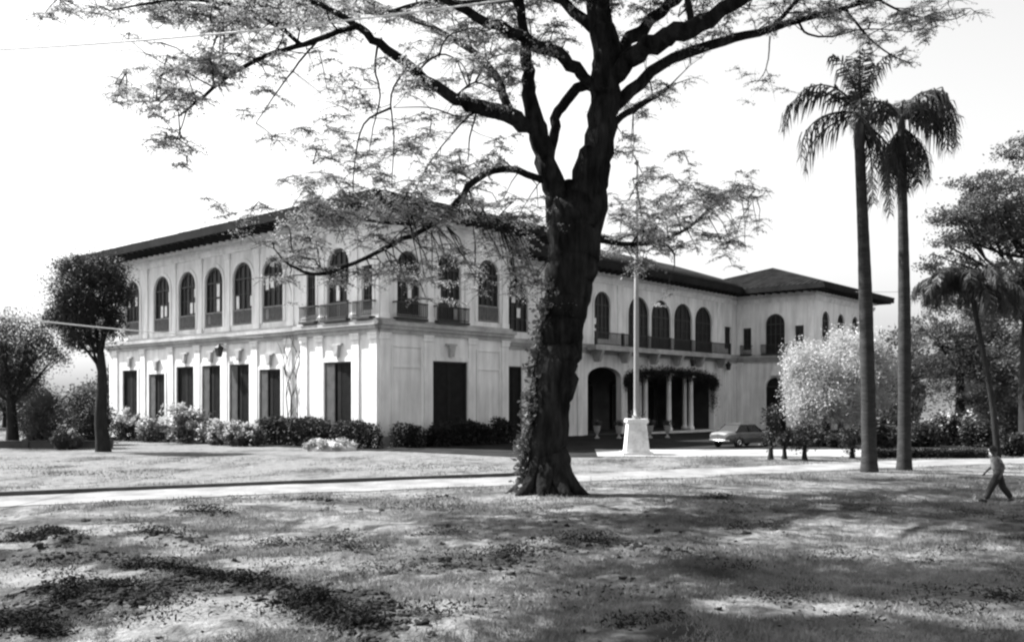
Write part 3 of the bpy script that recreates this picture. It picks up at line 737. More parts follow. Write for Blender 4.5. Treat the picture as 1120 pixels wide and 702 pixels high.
# ------------------------------------------------------------------ foliage tools
def leaf_quads(P, size, up=0.3, jitter=0.5, seed=1, aspect=0.5):
    "one small folded leaf (two triangles as a diamond) at every point"
    g = np.random.default_rng(seed); P = np.asarray(P, float); n = len(P)
    size = np.broadcast_to(size, (n,)); d = g.normal(size=(n, 3)); d[:, 2] *= 0.6; d /= np.linalg.norm(d, axis=1)[:, None]
    e = g.normal(size=(n, 3)); e[:, 2] += up; e = np.cross(d, e); e /= np.linalg.norm(e, axis=1)[:, None] + 1e-9
    s = (size * (1 + jitter * (g.random(n) - .5) * 2))[:, None]
    V = np.stack([P - d * s * .5, P + e * s * aspect * .5, P + d * s * .5, P - e * s * aspect * .5], 1)
    return V.reshape(-1, 3)
def leaf_obj(name, P, size, m, parent=None, seed=1, aspect=0.5, up=.3, kind=None):
    V = leaf_quads(P, size, up, .5, seed, aspect); F = np.arange(len(V)).reshape(-1, 4)
    return link(name, mesh_np(name, V, F), m, parent, kind)
def blob_points(c, rad, n, seed, clumps=40, tight=0.28, shell=0.55, flat=1.0):
    "points gathered in many small clumps spread through an ellipsoid; uneven outline"
    g = np.random.default_rng(seed); d = g.normal(size=(clumps, 3)); d /= np.linalg.norm(d, axis=1)[:, None]
    rr = (shell + (1 - shell) * g.random(clumps)) ** (0.7) * (0.82 + .36 * g.random(clumps))
    C = np.asarray(c) + d * rr[:, None] * np.asarray(rad)
    k = g.integers(0, clumps, n); cs = (0.5 + g.random(clumps))
    off = np.clip(g.normal(size=(n, 3)), -1.7, 1.7) * tight * np.mean(rad) * cs[k][:, None]; off[:, 2] *= flat
    return C[k] + off

def tree_trunk_limbs(base, top, r0, blobs, seed, nl=7, r1=None, seg=10, flare=1.35):
    g = random.Random(seed); mb = MB(); b = Vector(base); t = Vector(top); L = (t - b).length
    side = Vector((g.uniform(-1, 1), g.uniform(-1, 1), 0)) * L * .014
    pts = [b - Vector((0, 0, .25)), b + (t - b) * .05, b + (t - b) * .35 + side, b + (t - b) * .7 - side * .5, t]
    rad = [r0 * flare * 1.1, r0 * flare * .92, r0 * .95, r0 * .8, r1 or r0 * .6]
    p, r = smooth_path(pts, rad, 5); mb.tube(p, r, seg, .12, seed)
    for i in range(nl):
        c, R3 = blobs[i % len(blobs)]; c = Vector(c); q = c + Vector((g.uniform(-.7, .7) * R3[0], g.uniform(-.7, .7) * R3[1], g.uniform(-.3, .7) * R3[2]))
        s = b + (t - b) * g.uniform(.72, 1.0); mid = (s + q) / 2 + Vector((0, 0, -.08 * (q - s).length)) + Vector((g.uniform(-1, 1), g.uniform(-1, 1), 0)) * .08 * (q - s).length
        rr = r0 * .34; p, r = smooth_path([s - (q - s) * .03, mid, q], [rr, rr * .6, rr * .15], 5); mb.tube(p, r, 6, .1, seed + i)
        for _ in range(2):
            q2 = q + Vector((g.uniform(-1, 1) * R3[0], g.uniform(-1, 1) * R3[1], g.uniform(-.3, .8) * R3[2])) * .6
            mb.tube([mid, (mid + q2) / 2 + Vector((0, 0, .05)), q2], [rr * .4, rr * .25, rr * .07], 5)
    return mb

def make_tree(name, label, cat, base, top, r0, blobs, leafm, barkm, nper, size, seed, group=None, clumps=40, tight=.26, nl=8, flat=1.0, aspect=.55):
    root = empty(name, base); tag(root, label, cat, group)
    inv = -Vector(base)
    tr = tree_trunk_limbs(base, top, r0, blobs, seed, nl); tr.v = [tuple(Vector(v) + inv) for v in tr.v]
    tr.build('trunk', barkm, root)
    P = np.concatenate([blob_points(np.array(c) + np.array(inv), rad, int(nper * rad[0] * rad[1] * rad[2] ** .6), seed * 17 + i, clumps, tight, .5, flat) for i, (c, rad) in enumerate(blobs)])
    leaf_obj('crown', P, size, leafm, root, seed, aspect)
    return root

def G(px, py):
    p = ground_at(px, py); z = float(gz(p[0], p[1]))
    for _ in range(4):
        p = ground_at(px, py, z); z = float(gz(p[0], p[1]))
    return Vector((p[0], p[1], z))

# ------------------------------------------------------------------ the great rain tree
TB = G(600, 540); TY = TB.y
def T(px, py, dy=0.0): return W(px, py, TY + dy)
tree = empty('rain_tree', TB); tag(tree, 'huge dark rain tree with a forked trunk and wide thin spreading crown', 'tree')
tb = MB()
def limb(pts, rads, seg=9, sub=4, rough=.2, seed=0, thin=.82):
    pp, rr = smooth_path([T(*p) for p in pts], [r * TY / FPX * thin for r in rads], sub); jit = random.Random(len(tb.v))
    for i in range(2, len(pp)): pp[i] = pp[i] + Vector((jit.gauss(0, 1), jit.gauss(0, 1), jit.gauss(0, 1))) * min(.05, rr[i] * .22)
    tb.tube(pp, rr, seg, rough, seed); return pp, rr
# trunk (radii in photo pixels), with flared root buttresses
tp, trr = limb([(600, 556, 0), (600, 541, 0), (600, 525, 0), (599, 500, 0), (602, 450, 0), (610, 400, 0), (616, 350, 0), (622, 300, 0), (628, 258, 0), (629, 232, 0), (629, 214, 0), (629, 204, 0)],
               [33, 29, 24.5, 22.5, 22, 22, 23, 27, 30.5, 29, 20, 4], 26, 6, .11, 3, 1.0)
for k in range(9):
    a = 2 * math.pi * k / 9 + .3; d = Vector((math.cos(a), math.sin(a), 0)); L = random.uniform(.35, .85)
    tb.tube([TB + d * .25 + Vector((0, 0, 1.3)), TB + d * .55 + Vector((0, 0, .55)), TB + d * (.6 + L * .4) + Vector((0, 0, .14)), TB + d * (.6 + L) + Vector((0, 0, -.15))], [.28, .27, .2, .08], 8, .2, k)
LIMBS = []
def L_(pts, rads, **k):
    r = limb(pts, rads, **k); LIMBS.append((r[0], r[1])); return r
# right fork
L_([(638, 262, 0), (642, 225, 0), (648, 190, 0), (655, 150, .1), (662, 105, .2), (663, 60, .2), (655, 10, .4), (648, -50, .8), (640, -120, 1.5)], [19, 21, 20.5, 18, 18, 17, 14, 10, 4], seg=14, rough=.2, seed=4, thin=.93)
# left fork
L_([(622, 262, 0), (614, 228, 0), (606, 200, -.1), (596, 168, -.3), (584, 132, -.6), (578, 95, -.8), (576, 60, -1.2), (570, 10, -2), (560, -60, -3.5)], [17, 19, 15.5, 12.5, 11, 8, 6.5, 5, 2], seg=12, rough=.2, seed=5, thin=.9)
L_([(600, 180, -.2), (606, 145, .3), (612, 122, .6), (630, 98, .5), (652, 88, .2)], [7, 7, 7, 7, 6])
L_([(655, 98, .3), (636, 80, -.1), (610, 62, -.8), (557, 34, -2.2), (510, 12, -3.4), (450, -20, -5)], [5, 8, 8, 7, 5, 2])
# great left limb
L_([(588, 142, -.5), (562, 130, -.9), (525, 117, -1.5), (496, 108, -2.0), (455, 78, -2.7), (415, 48, -3.2), (390, 28, -3.6)], [10, 10, 9, 7, 6, 5, 4.2])
L_([(392, 28, -3.6), (345, 45, -4.2), (300, 58, -4.7), (255, 80, -5), (215, 112, -5.4), (195, 128, -5.6)], [3.4, 3.2, 2.7, 2.4, 1.6, .7])
L_([(390, 29, -3.6), (360, 10, -3.4), (310, -10, -3.2), (240, -30, -3)], [3.5, 3, 2.4, 1])
L_([(330, 50, -4.4), (290, 20, -5), (250, 5, -5.4), (190, 0, -6), (120, 12, -6.4)], [2.4, 2.2, 1.8, 1.4, .6])
L_([(560, 128, -.8), (540, 80, 1), (500, 45, 3), (430, 12, 5), (350, -15, 7), (260, -30, 8.5)], [6, 5, 4.5, 4, 3, 1.2])
# upper boughs along the top edge at left
L_([(648, 30, .4), (600, -5, 1.4), (530, 3, 2.2), (470, 3, 2.6), (420, 14, 3), (370, 12, 3.4), (300, 30, 3.6)], [8, 6, 4.5, 4, 3, 2.2, .8])
# low arching branch in front of the house
L_([(592, 197, -.2), (570, 187, -1), (540, 187, -1.8), (512, 204, -2.4), (485, 238, -3), (440, 262, -3.5), (400, 282, -4), (350, 300, -4.6), (318, 290, -5), (300, 272, -5.2)], [4.6, 4.4, 4, 3.8, 3.6, 3, 2.5, 2, 1.4, .6])
L_([(470, 246, -3.2), (420, 243, -3), (370, 236, -2.8), (320, 226, -2.6)], [2.6, 2.2, 1.6, .6])
# right limbs
L_([(656, 118, .3), (672, 84, 0), (692, 62, -.5), (725, 42, -1.4), (757, 30, -2.0), (805, 4, -3), (860, -30, -4), (930, -60, -5.5)], [8, 12, 12, 11.5, 10.5, 8, 5, 2], seg=12)
L_([(665, 75, .3), (690, 45, 1), (722, 14, 2), (760, -20, 3.4), (810, -60, 5)], [10, 9, 8, 6, 2])
L_([(660, 128, .1), (690, 96, .8), (737, 62, 1.6), (790, 46, 2.6), (842, 32, 3.4), (880, 21, 4), (925, 9, 4.6), (960, 0, 5.2), (1010, -14, 6)], [9, 8.5, 7.5, 6.5, 5.4, 4.2, 3.2, 2.4, 1])
L_([(925, 10, 4.6), (940, 30, 4.6), (957, 48, 4.6), (978, 62, 4.8), (998, 70, 5)], [2.2, 2, 1.6, 1.1, .5])
L_([(842, 32, 3.4), (858, 16, 3.2), (876, -4, 3), (910, -40, 3)], [3.6, 3.2, 2.8, 1])
L_([(757, 33, -2), (753, 0, -1.8), (745, -40, -1.6)], [5, 4.4, 2])
L_([(873, 24, 3.9), (884, 38, 4), (910, 40, 4.3), (950, 32, 5), (1000, 36, 6)], [2, 1.7, 1.4, 1, .4])
L_([(655, 150, .2), (680, 128, 1.2), (705, 112, 2), (738, 92, 3)], [5.5, 4.6, 4, 2])
L_([(960, 0, 5.2), (1000, 18, 5.6), (1040, 22, 6.2), (1062, 12, 6.6)], [2, 1.6, 1, .4])
L_([(842, 40, 3.4), (841, 60, 3.3), (836, 80, 3.4), (826, 92, 3.4)], [1.2, 1, .8, .4])
# low right branch reaching past the flagpole
L_([(652, 262, .2), (690, 268, 1.5), (722, 262, 2.6), (752, 250, 3.6), (778, 226, 4.5), (800, 212, 5.2), (822, 222, 5.8)], [4, 3.2, 2.8, 2.4, 2, 1.4, .5])
L_([(722, 262, 2.6), (736, 275, 3), (738, 292, 3)], [1.6, 1.4, .5])
L_([(690, 268, 1.5), (710, 240, 2.2), (735, 228, 3), (760, 222, 3.6)], [1.7, 1.4, 1, .4])
# hanging twigs at left
L_([(205, 118, -5.5), (199, 138, -5.5), (190, 160, -5.5)], [.9, .7, .4], seg=5)
for pts in ([(413, 50, -3.2), (410, 75, -3.3), (416, 105, -3.4), (408, 140, -3.5), (404, 165, -3.5)], [(446, 72, -2.8), (428, 104, -3), (431, 150, -3.2), (428, 205, -3.4)],
            [(522, 118, -1.5), (496, 145, -2), (470, 178, -2.5), (452, 212, -2.8)], [(522, 120, -1.5), (514, 150, -1.8), (512, 178, -2)], [(348, 44, -4.2), (320, 78, -4.6), (300, 105, -5), (280, 135, -5.3)],
            [(428, 118, -3), (398, 136, -3.3), (388, 178, -3.5), (386, 215, -3.6)], [(455, 80, -2.7), (480, 60, -2.2), (505, 70, -1.9), (515, 95, -1.7)], [(480, 62, -2.2), (490, 40, -2), (520, 30, -1.6)], [(496, 108, -2), (520, 90, -1.4), (545, 100, -1), (560, 84, -.6)],
            [(520, 90, -1.4), (535, 65, -1), (560, 58, -.5)], [(530, 118, -1.4), (505, 128, -1.8), (470, 118, -2.4), (430, 118, -3)]):
    n = len(pts); L_(pts, [1.5 - 1.0 * i / (n - 1) for i in range(n)], seg=6)
# unseen boughs above and towards the camera that carry the rest of the crown
for (pts, r0) in (([(655, 20, .4), (680, -60, -3), (720, -130, -7), (760, -190, -11)], 9), ([(655, 10, .4), (700, -80, 3), (760, -150, 7), (820, -200, 10)], 9), ([(570, 10, -2), (520, -70, -5), (470, -130, -8), (430, -190, -11)], 6),
                  ([(860, -30, -4), (900, -90, -6), (960, -150, -8)], 5), ([(650, -40, .8), (640, -110, 5), (600, -160, 9)], 8), ([(560, -60, -3.5), (470, -80, -2), (380, -90, 0), (280, -70, 2)], 4), ([(810, -60, 5), (900, -90, 7), (1000, -100, 9)], 4)):
    n = len(pts); L_(pts, [r0 * (1 - .85 * i / (n - 1)) for i in range(n)], seg=8)
# secondary twigs grown from the limbs, leaves gathered at their ends
leafpts = []; g = random.Random(21)
def twig(p, d, L, r, lev):
    pts = [p]; q = p.copy(); dd = d.normalized(); n = 4
    for i in range(n):
        dd = (dd + Vector((g.uniform(-.35, .35), g.uniform(-.35, .35), g.uniform(-.22, .25)))).normalized(); q = q + dd * L / n; pts.append(q.copy())
    tb.tube(pts, [r * (1 - .8 * i / n) for i in range(n + 1)], 5)
    if lev > 0:
        for i in range(g.choice((2, 3))):
            k = g.randrange(1, n + 1); a = g.uniform(0, 2 * math.pi)
            twig(pts[k], (dd + Vector((math.cos(a), math.sin(a), g.uniform(-.2, .5)))).normalized(), L * g.uniform(.5, .75), r * .5, lev - 1)
    leafpts.append((pts[-1], L * .32)); 
    if lev == 0: leafpts.append((pts[2], L * .22))
for (pp, rr) in LIMBS:
    acc = 0.0
    for i in range(1, len(pp)):
        s = (pp[i] - pp[i - 1]).length; acc += s
        if rr[i] < .16 and acc > (.5 if rr[i] < .09 else 1.1):
            acc = 0
            if g.random() < .12: continue
            t = (pp[i] - pp[i - 1]).normalized(); a = g.uniform(0, 2 * math.pi)
            side = Vector((math.cos(a), math.sin(a), g.uniform(-.1, .7)))
            low = pp[i].z < 10.5
            twig(pp[i], t * .6 + side, g.uniform(.9, 1.9) * (.75 if low else 1), max(.012, min(.03, rr[i] * .5)), 2 if g.random() < .4 else 1)
gl = np.random.default_rng(5); LP = []; LS = []
limb_pts = np.array([tuple(p) for (pp, rr) in LIMBS for p in pp] + [tuple(p) for (p, q) in leafpts])
def spray(c, s, nt, nleaf, size, twigs=True):
    "a flat spray: several drooping twiglets with leaflets along them"
    for _ in range(nt):
        a = gl.uniform(0, 2 * math.pi); L = s * gl.uniform(.7, 1.5)
        d = np.array([math.cos(a), math.sin(a), gl.uniform(-.25, .35)]); t = gl.random(nleaf) ** .8
        q = c + d * (t * L)[:, None]; q[:, 2] -= .35 * L * t * t
        q = q + gl.normal(size=(nleaf, 3)) * np.array([.055, .055, .035]) * (size / .07)
        LP.append(q); LS.append(np.full(nleaf, size))
        if twigs:
            e = c + d * L; e[2] -= .35 * L; m = c + d * L * .5; m[2] -= .09 * L
            tb.tube([Vector(c), Vector(m), Vector(e)], [.011, .008, .004], 3)
for (p, s) in leafpts:
    if gl.random() < .68: spray(np.array(p), max(.3, s * 1.1), int(gl.integers(3, 6)), int(gl.integers(10, 21)), .056)
# further leaf sprays where the crown is thick: (x, y, depth, half width, half height, sprays)
SPRAYS = [(270, 22, -4, 75, 22, 40), (330, 15, 2, 60, 20, 34), (190, 15, -5, 70, 16, 16), (420, 10, 3, 60, 12, 20), (90, 12, -5, 45, 12, 6), (235, 75, -5, 45, 18, 22), (190, 105, -5, 45, 16, 14), (210, 60, -5, 40, 14, 8),
          (200, 165, -5, 22, 20, 3), (520, 60, -.5, 50, 45, 20), (470, 150, -2.5, 60, 45, 9), (390, 130, -3.5, 50, 50, 7), (360, 185, -3.8, 45, 25, 8),
          (380, 240, -4, 70, 24, 28), (450, 222, -3, 60, 26, 18), (350, 228, -4, 40, 20, 10), (520, 230, -2, 50, 36, 16), (455, 285, -3.4, 28, 24, 10), (545, 285, -1.4, 36, 34, 14), (390, 295, -4.2, 60, 14, 8), (570, 250, -.8, 22, 50, 12), (500, 325, -2.4, 40, 14, 5), (320, 270, -5, 22, 20, 8), (580, 330, -.9, 16, 40, 12),
          (720, 100, 2.5, 40, 14, 7), (770, 20, 2, 60, 18, 18), (900, 15, 4, 70, 15, 15), (1010, 22, 6, 45, 16, 16), (960, 40, 5, 50, 20, 8), (690, 160, 1.5, 30, 22, 7), (710, 195, 2, 40, 14, 6),
          (735, 228, 3, 36, 12, 16), (790, 215, 5, 32, 11, 20), (815, 250, 5.8, 16, 26, 9), (740, 262, 3, 50, 14, 26), (690, 255, 1.5, 30, 16, 16), (775, 260, 4.5, 28, 18, 6), (700, 290, 2, 36, 8, 6), (665, 20, 1, 60, 20, 10), (600, 40, 0, 40, 40, 18), (720, -8, 2, 90, 10, 24), (560, 10, 1, 60, 20, 18)]
for (x, y, dy, hx, hy, n) in SPRAYS:
    for _ in range(n):
        c = np.array(W(x + gl.normal() * hx * .6, y + gl.normal() * hy * .6, TY + dy + gl.normal() * 1.1))
        dd = np.linalg.norm(limb_pts - c, axis=1); near = limb_pts[dd.argmin()]
        if dd.min() > 2.2: c = near + (c - near) * 2.2 / dd.min()
        mid = (near + c) / 2 + np.array([0, 0, .12 * np.linalg.norm(c - near)]) + gl.normal(size=3) * .06
        tb.tube([Vector(near), Vector(mid), Vector(c)], [.02, .015, .009], 4)
        for e in (c, mid * .4 + c * .6): spray(e, gl.uniform(.28, .5), int(gl.integers(4, 8)), int(gl.integers(14, 28)), .057)
n_low = sum(len(p) for p in LP)
# unseen top of the crown: large-leaved sprays added to shade the lawn
for _ in range(2000):
    left = gl.random() < .24
    if left: c = np.array([gl.uniform(-11, -3), gl.uniform(14.5, 21), 0.0])
    elif gl.random() < .6: c = np.array([gl.uniform(-5, 11), gl.uniform(14, 31), 0.0])
    else:
        a = gl.uniform(0, 2 * math.pi); q = math.sqrt(gl.random()); c = np.array([TB.x + 2 + 16 * q * math.cos(a), TB.y - 1 + 14 * q * math.sin(a), 0.0])
    if not left and c[0] < -4 and gl.random() < .85: continue
    c[2] = max(2.9 + .455 * c[1] + .9, 19.0 - .016 * ((c[0] - 1) ** 2 + (c[1] - 27) ** 2) + gl.normal() * .6)
    if vnoise(np.array([c[0]]), np.array([c[1]]), .42)[0] < -.22: continue
    spray(c, gl.uniform(.7, 1.1), 7, 15, .18, _ % 3 == 0)
for v in range(len(tb.v)): tb.v[v] = (tb.v[v][0] - TB.x, tb.v[v][1] - TB.y, tb.v[v][2] - TB.z)
tb.build('trunk', M['bark'], tree)
LP = np.concatenate(LP) - np.array(TB); LS = np.concatenate(LS)
leaf_obj('crown', LP, LS, M['leaf'], tree, 77, .6, .8)
print('rain tree leaves', len(LP), n_low)

# leafy creeper on the shaded left side of the trunk
cv = []; cvt = MB(); gg = random.Random(8)
for s in range(5):
    pts = []
    for k in range(9):
        py = 538 - k * (23 + 3 * s % 7); j = min(range(len(tp)), key=lambda i: abs(tp[i].z - T(600, py).z))
        c = tp[j]; a = math.pi + .25 * s - .5 + .3 * math.sin(k * 1.3 + s); rr = trr[j] * 1.08
        q = c + Vector((math.cos(a) * rr, -abs(math.sin(a)) * rr if s % 2 else math.sin(a) * rr, 0)); pts.append(q)
        for _ in range(26):
            cv.append(q + Vector((gg.gauss(-.08, .13), gg.gauss(-.05, .13), gg.gauss(0, .16))))
    cvt.tube(pts, [.03 - .0025 * k for k in range(9)], 5)
cr0 = empty('creeper', TB + Vector((-.8, 0, 0))); tag(cr0, 'leafy creeper climbing the left side of the great forked trunk', 'creeper')
off = cr0.location
cvt.v = [tuple(Vector(v) - off) for v in cvt.v]; cvt.build('stem', M['bark2'], cr0)
leaf_obj('foliage', np.array([tuple(p) for p in cv]) - np.array(off), .15, M['leafmid'], cr0, 9, .75)

# ------------------------------------------------------------------ royal palms
def frond_mesh(az, el, L, droop, seed, nl=34, ll=.85, ragged=0.0):
    g = random.Random(seed); mb = MB(); p = Vector((0, 0, 0)); e = el; pts = [p.copy()]; n = 14; dirs = []
    for i in range(n):
        d = Vector((math.cos(az) * math.cos(e), math.sin(az) * math.cos(e), math.sin(e))); p = p + d * L / n; pts.append(p.copy()); dirs.append(d)
        e -= droop / n * (0.5 + 1.2 * i / n); e = max(e, -1.5)
    mb.tube(pts, [.055 * (1 - .85 * i / n) for i in range(n + 1)], 5)
    side = Vector((-math.sin(az), math.cos(az), 0))
    for k in range(nl):
        f = .12 + .88 * k / nl; i = min(int(f * n), n - 1); q = pts[i].lerp(pts[i + 1], f * n - i); d = dirs[i]; up = side.cross(d).normalized()
        for s in (-1, 1):
            for lay in (0, 1):
                if g.random() < ragged: continue
                l = ll * (.55 + .9 * math.sin(math.pi * min(f * 1.02, 1) * .85 + .25)) * g.uniform(.75, 1.15) * .8
                v = (d * .55 + side * s * g.uniform(.5, 1.0) + up * g.uniform(-.35, .55)).normalized()
                m = q + v * l * .42 + Vector((0, 0, -.14 * l)); t = q + v * l * .6 + Vector((0, 0, -.66 * l)); wv = d * .035
                mb.quad([q - wv * .6, q + wv * .6, m + wv, m - wv]); mb.quad([m - wv, m + wv, t])
    return mb

def palm(label, base, top, r0, r1, fronds, hang, seed, spear):
    root = empty('royal_palm', base); tag(root, label, 'palm tree', 'royal palms on the lawn'); t = Vector(top) - Vector(base)
    mb = MB(); pts = []; rad = []
    for i in range(41):
        f = i / 40; bend = math.sin(math.pi * f) * .10
        pts.append(Vector((t.x * f + bend * .6, t.y * f, -.2 + (t.z + .2) * f))); k = r0 + (r1 - r0) * f; k *= 1 + .35 * math.exp(-f * 22) + .10 * math.exp(-((f - .45) / .25) ** 2)
        rad.append(k * (1 + .025 * (i % 2)))
    mb.tube(pts, rad, 14, .04, seed); mb.build('trunk', M['palmbark'], root)
    cs = MB(); cs.tube([t + Vector((0, 0, -.1)), t + Vector((0, 0, .35)), t + Vector((0, 0, 1.0)), t + Vector((0, 0, 1.5))], [r1 * 1.02, r1 * 1.22, r1 * .95, r1 * .5], 12)
    cs.build('crownshaft', M['shaft'], root)
    c = t + Vector((0, 0, 1.3))
    for i, (az, el, L, dr) in enumerate(fronds):
        o = frond_mesh(R(az), R(el), L * 1.1, dr, seed * 31 + i, nl=30, ll=1.0, ragged=.38).build('frond', M['palmleaf'], root); o.location = c
    for i, (az, el, L, dr) in enumerate(hang):
        o = frond_mesh(R(az), R(el), L * 1.12, dr, seed * 47 + i, nl=32, ll=.85, ragged=.1).build('dry_frond', M['palmdry'], root); o.location = t + Vector((0, 0, 1.0))
    sp = MB(); sp.tube([c, c + Vector((0, 0, spear * .6)), c + Vector((.03, 0, spear))], [.07, .05, .01], 6); sp.build('spear_leaf', M['palmleaf'], root)
    return root
p1 = G(951, 516); p2 = G(989, 514)
palm('taller royal palm with a long hanging frond and upright spear leaf', p1, W(940, 160, p1.y), .28, .19,
     [(175, 62, 2.9, 2.2), (180, 44, 3.9, 2.7), (186, 6, 3.2, 2.0), (168, -14, 3.0, 1.5), (95, 86, 2.4, .5), (-90, 86, 2.2, .5), (0, 83, 2.5, .9), (180, 84, 2.4, .8), (80, 60, 2.6, 2.6), (250, 20, 2.6, 2.0)],
     [(-10, -35, 3.4, 1.5), (10, -45, 3.6, 1.4), (-40, -45, 3.4, 1.5), (20, -60, 3.0, 1.2)], 3, 2.9)
palm('slightly shorter royal palm with a rounded drooping crown, behind the taller one', p2, W(986, 166, p2.y), .26, .17,
     [(0, 55, 3.2, 3.3), (10, 38, 3.0, 3.0), (-15, 28, 2.9, 2.9), (30, 60, 2.7, 3.3), (170, 60, 2.6, 3.0), (180, 35, 2.3, 2.8), (90, 60, 2.4, 2.8), (-60, 55, 2.4, 3.0), (-90, 35, 2.4, 2.8), (120, 70, 2.2, 2.6), (60, 75, 2.4, 2.8), (-30, 72, 2.5, 3.0), (5, 12, 2.5, 2.0), (0, 75, 2.6, 2.8)],
     [(10, -50, 2.3, 1.3), (-60, -50, 2.3, 1.3), (60, -55, 2.3, 1.2), (180, -50, 2.0, 1.2), (-20, -40, 2.4, 1.3), (100, -45, 2.2, 1.2)], 5, .8)

# ------------------------------------------------------------------ flagpole
fb = G(696, 497)
flag = empty('flagpole', fb); tag(flag, 'tall white flagpole rising from a tapered stone pedestal on the drive edge', 'flagpole')
pd = MB(); pd.taper(0, 0, -.2, .14, .82, .82, .78, .78); pd.taper(0, 0, .14, 1.62, .62, .62, .48, .48); pd.taper(0, 0, 1.62, 1.72, .5, .5, .58, .58); pd.taper(0, 0, 1.72, 1.88, .58, .58, .54, .54)
pd.box(-.25, .25, -.60, -.40, .55, 1.25)
pd.build('pedestal', M['stone'], flag)
pm = MB(); pm.lathe(0, 0, [(.22, 1.88), (.22, 2.05), (.15, 2.1), (.14, 2.5), (.13, 7), (.12, 8), (.095, 15.2)], 14); pm.build('pole', M['poleP'], flag)
fn = MB(); fn.lathe(0, 0, [(.02, 15.2), (.12, 15.25), (.14, 15.36), (.10, 15.46), (.01, 15.5)], 12); fn.build('finial', M['poleP'], flag)
cl = MB()
for a in range(6): cl.tube([(.14 * math.cos(a), .14 * math.sin(a), 2.0), (.42 * math.cos(a), .42 * math.sin(a), 2.12), (.5 * math.cos(a), .5 * math.sin(a), 2.3)], [.035, .03, .02], 6)
cl.build('cleat', M['iron'], flag)

# ------------------------------------------------------------------ smaller trees and shrubs at left
b = G(113, 494); Y = b.y
make_tree('round_tree', 'small dark round-crowned tree on a bare trunk at the left end of the house', 'tree', b, W(110, 385, Y), .33,
          [(tuple(W(97, 320, Y)), (2.1, 1.9, 1.8)), (tuple(W(98, 350, Y)), (1.9, 1.7, 1.3)), (tuple(W(80, 340, Y)), (1.3, 1.3, 1.1)), (tuple(W(104, 300, Y)), (1.5, 1.4, .9)), (tuple(W(121, 318, Y)), (.9, 1.1, 1.4)), (tuple(W(66, 352, Y)), (.9, 1.0, .6)), (tuple(W(85, 374, Y)), (.8, .8, .5)), (tuple(W(124, 352, Y)), (.6, .7, .6)), (tuple(W(84, 292, Y)), (.8, .9, .5))], M['leafdark'], M['bark2'], 4200, .10, 31, clumps=90, tight=.19)
b = G(14, 489); Y = b.y
make_tree('leaning_tree', 'loose dark tree at the far left edge beside a low wall', 'tree', b, W(12, 430, Y), .35,
          [(tuple(W(20, 370, Y)), (1.9, 1.7, 1.2)), (tuple(W(45, 385, Y)), (1.5, 1.3, 1.0)), (tuple(W(5, 400, Y)), (1.6, 1.5, 1.3)), (tuple(W(-20, 375, Y)), (1.8, 1.6, 1.6)), (tuple(W(25, 415, Y)), (1.3, 1.2, .8))], M['leafdark'], M['bark2'], 2400, .11, 33, clumps=44, tight=.3)
for i, (px, py, wpx, hpx, m, lab) in enumerate(((62, 458, 30, 50, 'leafmid', 'tall grey-leaved bush between the two left trees'), (92, 460, 26, 40, 'leafdark', 'dark bush under the round tree at left'), (40, 474, 16, 26, 'leafdark', 'dark bush just right of the leaning tree'), (100, 476, 16, 14, 'leafmid', 'small speckled bush beside the round tree trunk'), (76, 486, 13, 12, 'leafmid', 'small low bush in front of the garden wall at left'))):
    Y = (58, 61, 64, 67, 54.5)[i]; c = W(px, py, Y); hz = hpx * Y / FPX; wx = wpx * Y / FPX
    base = Vector((c.x, Y, float(gz(c.x, Y))))
    root = empty('bush', base); tag(root, lab, 'bush')
    P = np.concatenate([blob_points((gl.normal() * wx * .45, gl.normal() * .6, max(hz * (.5 + .55 * gl.random()), .5)), (wx * .55, wx * .5, hz * .6), 2600, 300 + i * 10 + k, 30, .25) for k in range(4)])
    P = P[P[:, 2] > 0]; leaf_obj('foliage', P, .13, M[m], root, 40 + i, .6)
    s = MB()
    for k in range(5): s.tube([(0, 0, -.1), (gl.normal() * wx * .2, gl.normal() * .3, hz * .5), (gl.normal() * wx * .5, gl.normal() * .5, hz)], [.05, .035, .012], 5)
    s.build('stem', M['bark2'], root)
# low wall at far left and distant trees beyond
lw = MB(); y0 = 56
lw.box(-45, -25.4, y0, y0 + .3, -.4, .27); lw.box(-45, -25.35, y0 - .05, y0 + .35, .27, .33)
for k in range(9): lw.box(-45 + k * 2.5, -44.6 + k * 2.5, y0 - .08, y0 + .38, -.4, .42)
tag(lw.build('low_wall', M['lowwall']), 'low grey garden wall behind the left trees', 'wall')
FAR = [(-75, 105, 9, 10), (-62, 112, 8, 8.5), (-50, 118, 8, 7), (-90, 98, 10, 11), (-108, 100, 10, 12)]
for i, (x, y, rr, h) in enumerate(FAR):
    b = Vector((x, y, float(gz(x, y)))); lab = ['bushy distant tree behind the far left tree', 'distant tree over the low wall, left of the house', 'lowest distant tree peeping beside the house end', 'broad distant tree past the frame edge at left', 'outermost distant tree past the frame edge at left'][i]
    make_tree('distant_tree', lab, 'tree', b, b + Vector((0, 0, h * .3)), .4, [((x + gl.normal() * rr * .3, y + gl.normal() * 2, h * (.25 + .25 * k)), (rr * .5, rr * .45, h * .2)) for k in range(3)], M['leafmid'], M['bark2'], 150, .4, 400 + i, 'distant trees at left', clumps=50, tight=.3)

# creeper fringe hanging along the porch arch
fp = []; ap = arc_pts(36.6, 54.2, 4.7, 1.15, 60)
for (r, z) in ap + [(53.8, 4.2), (54.0, 3.4), (53.9, 2.7)]:
    h = .35 + .45 * random.random(); c = np.array((*bl2w(r, ML - .12), z - h * .4)); fp.append(c + gl.normal(size=(260, 3)) * np.array([.26, .18, h * .6]))
tag(leaf_obj('creeper', np.concatenate(fp), .13, M['leafdark'], None, 66, .6), 'dark creeper fringe hanging along the top of the wide porch arch', 'creeper')

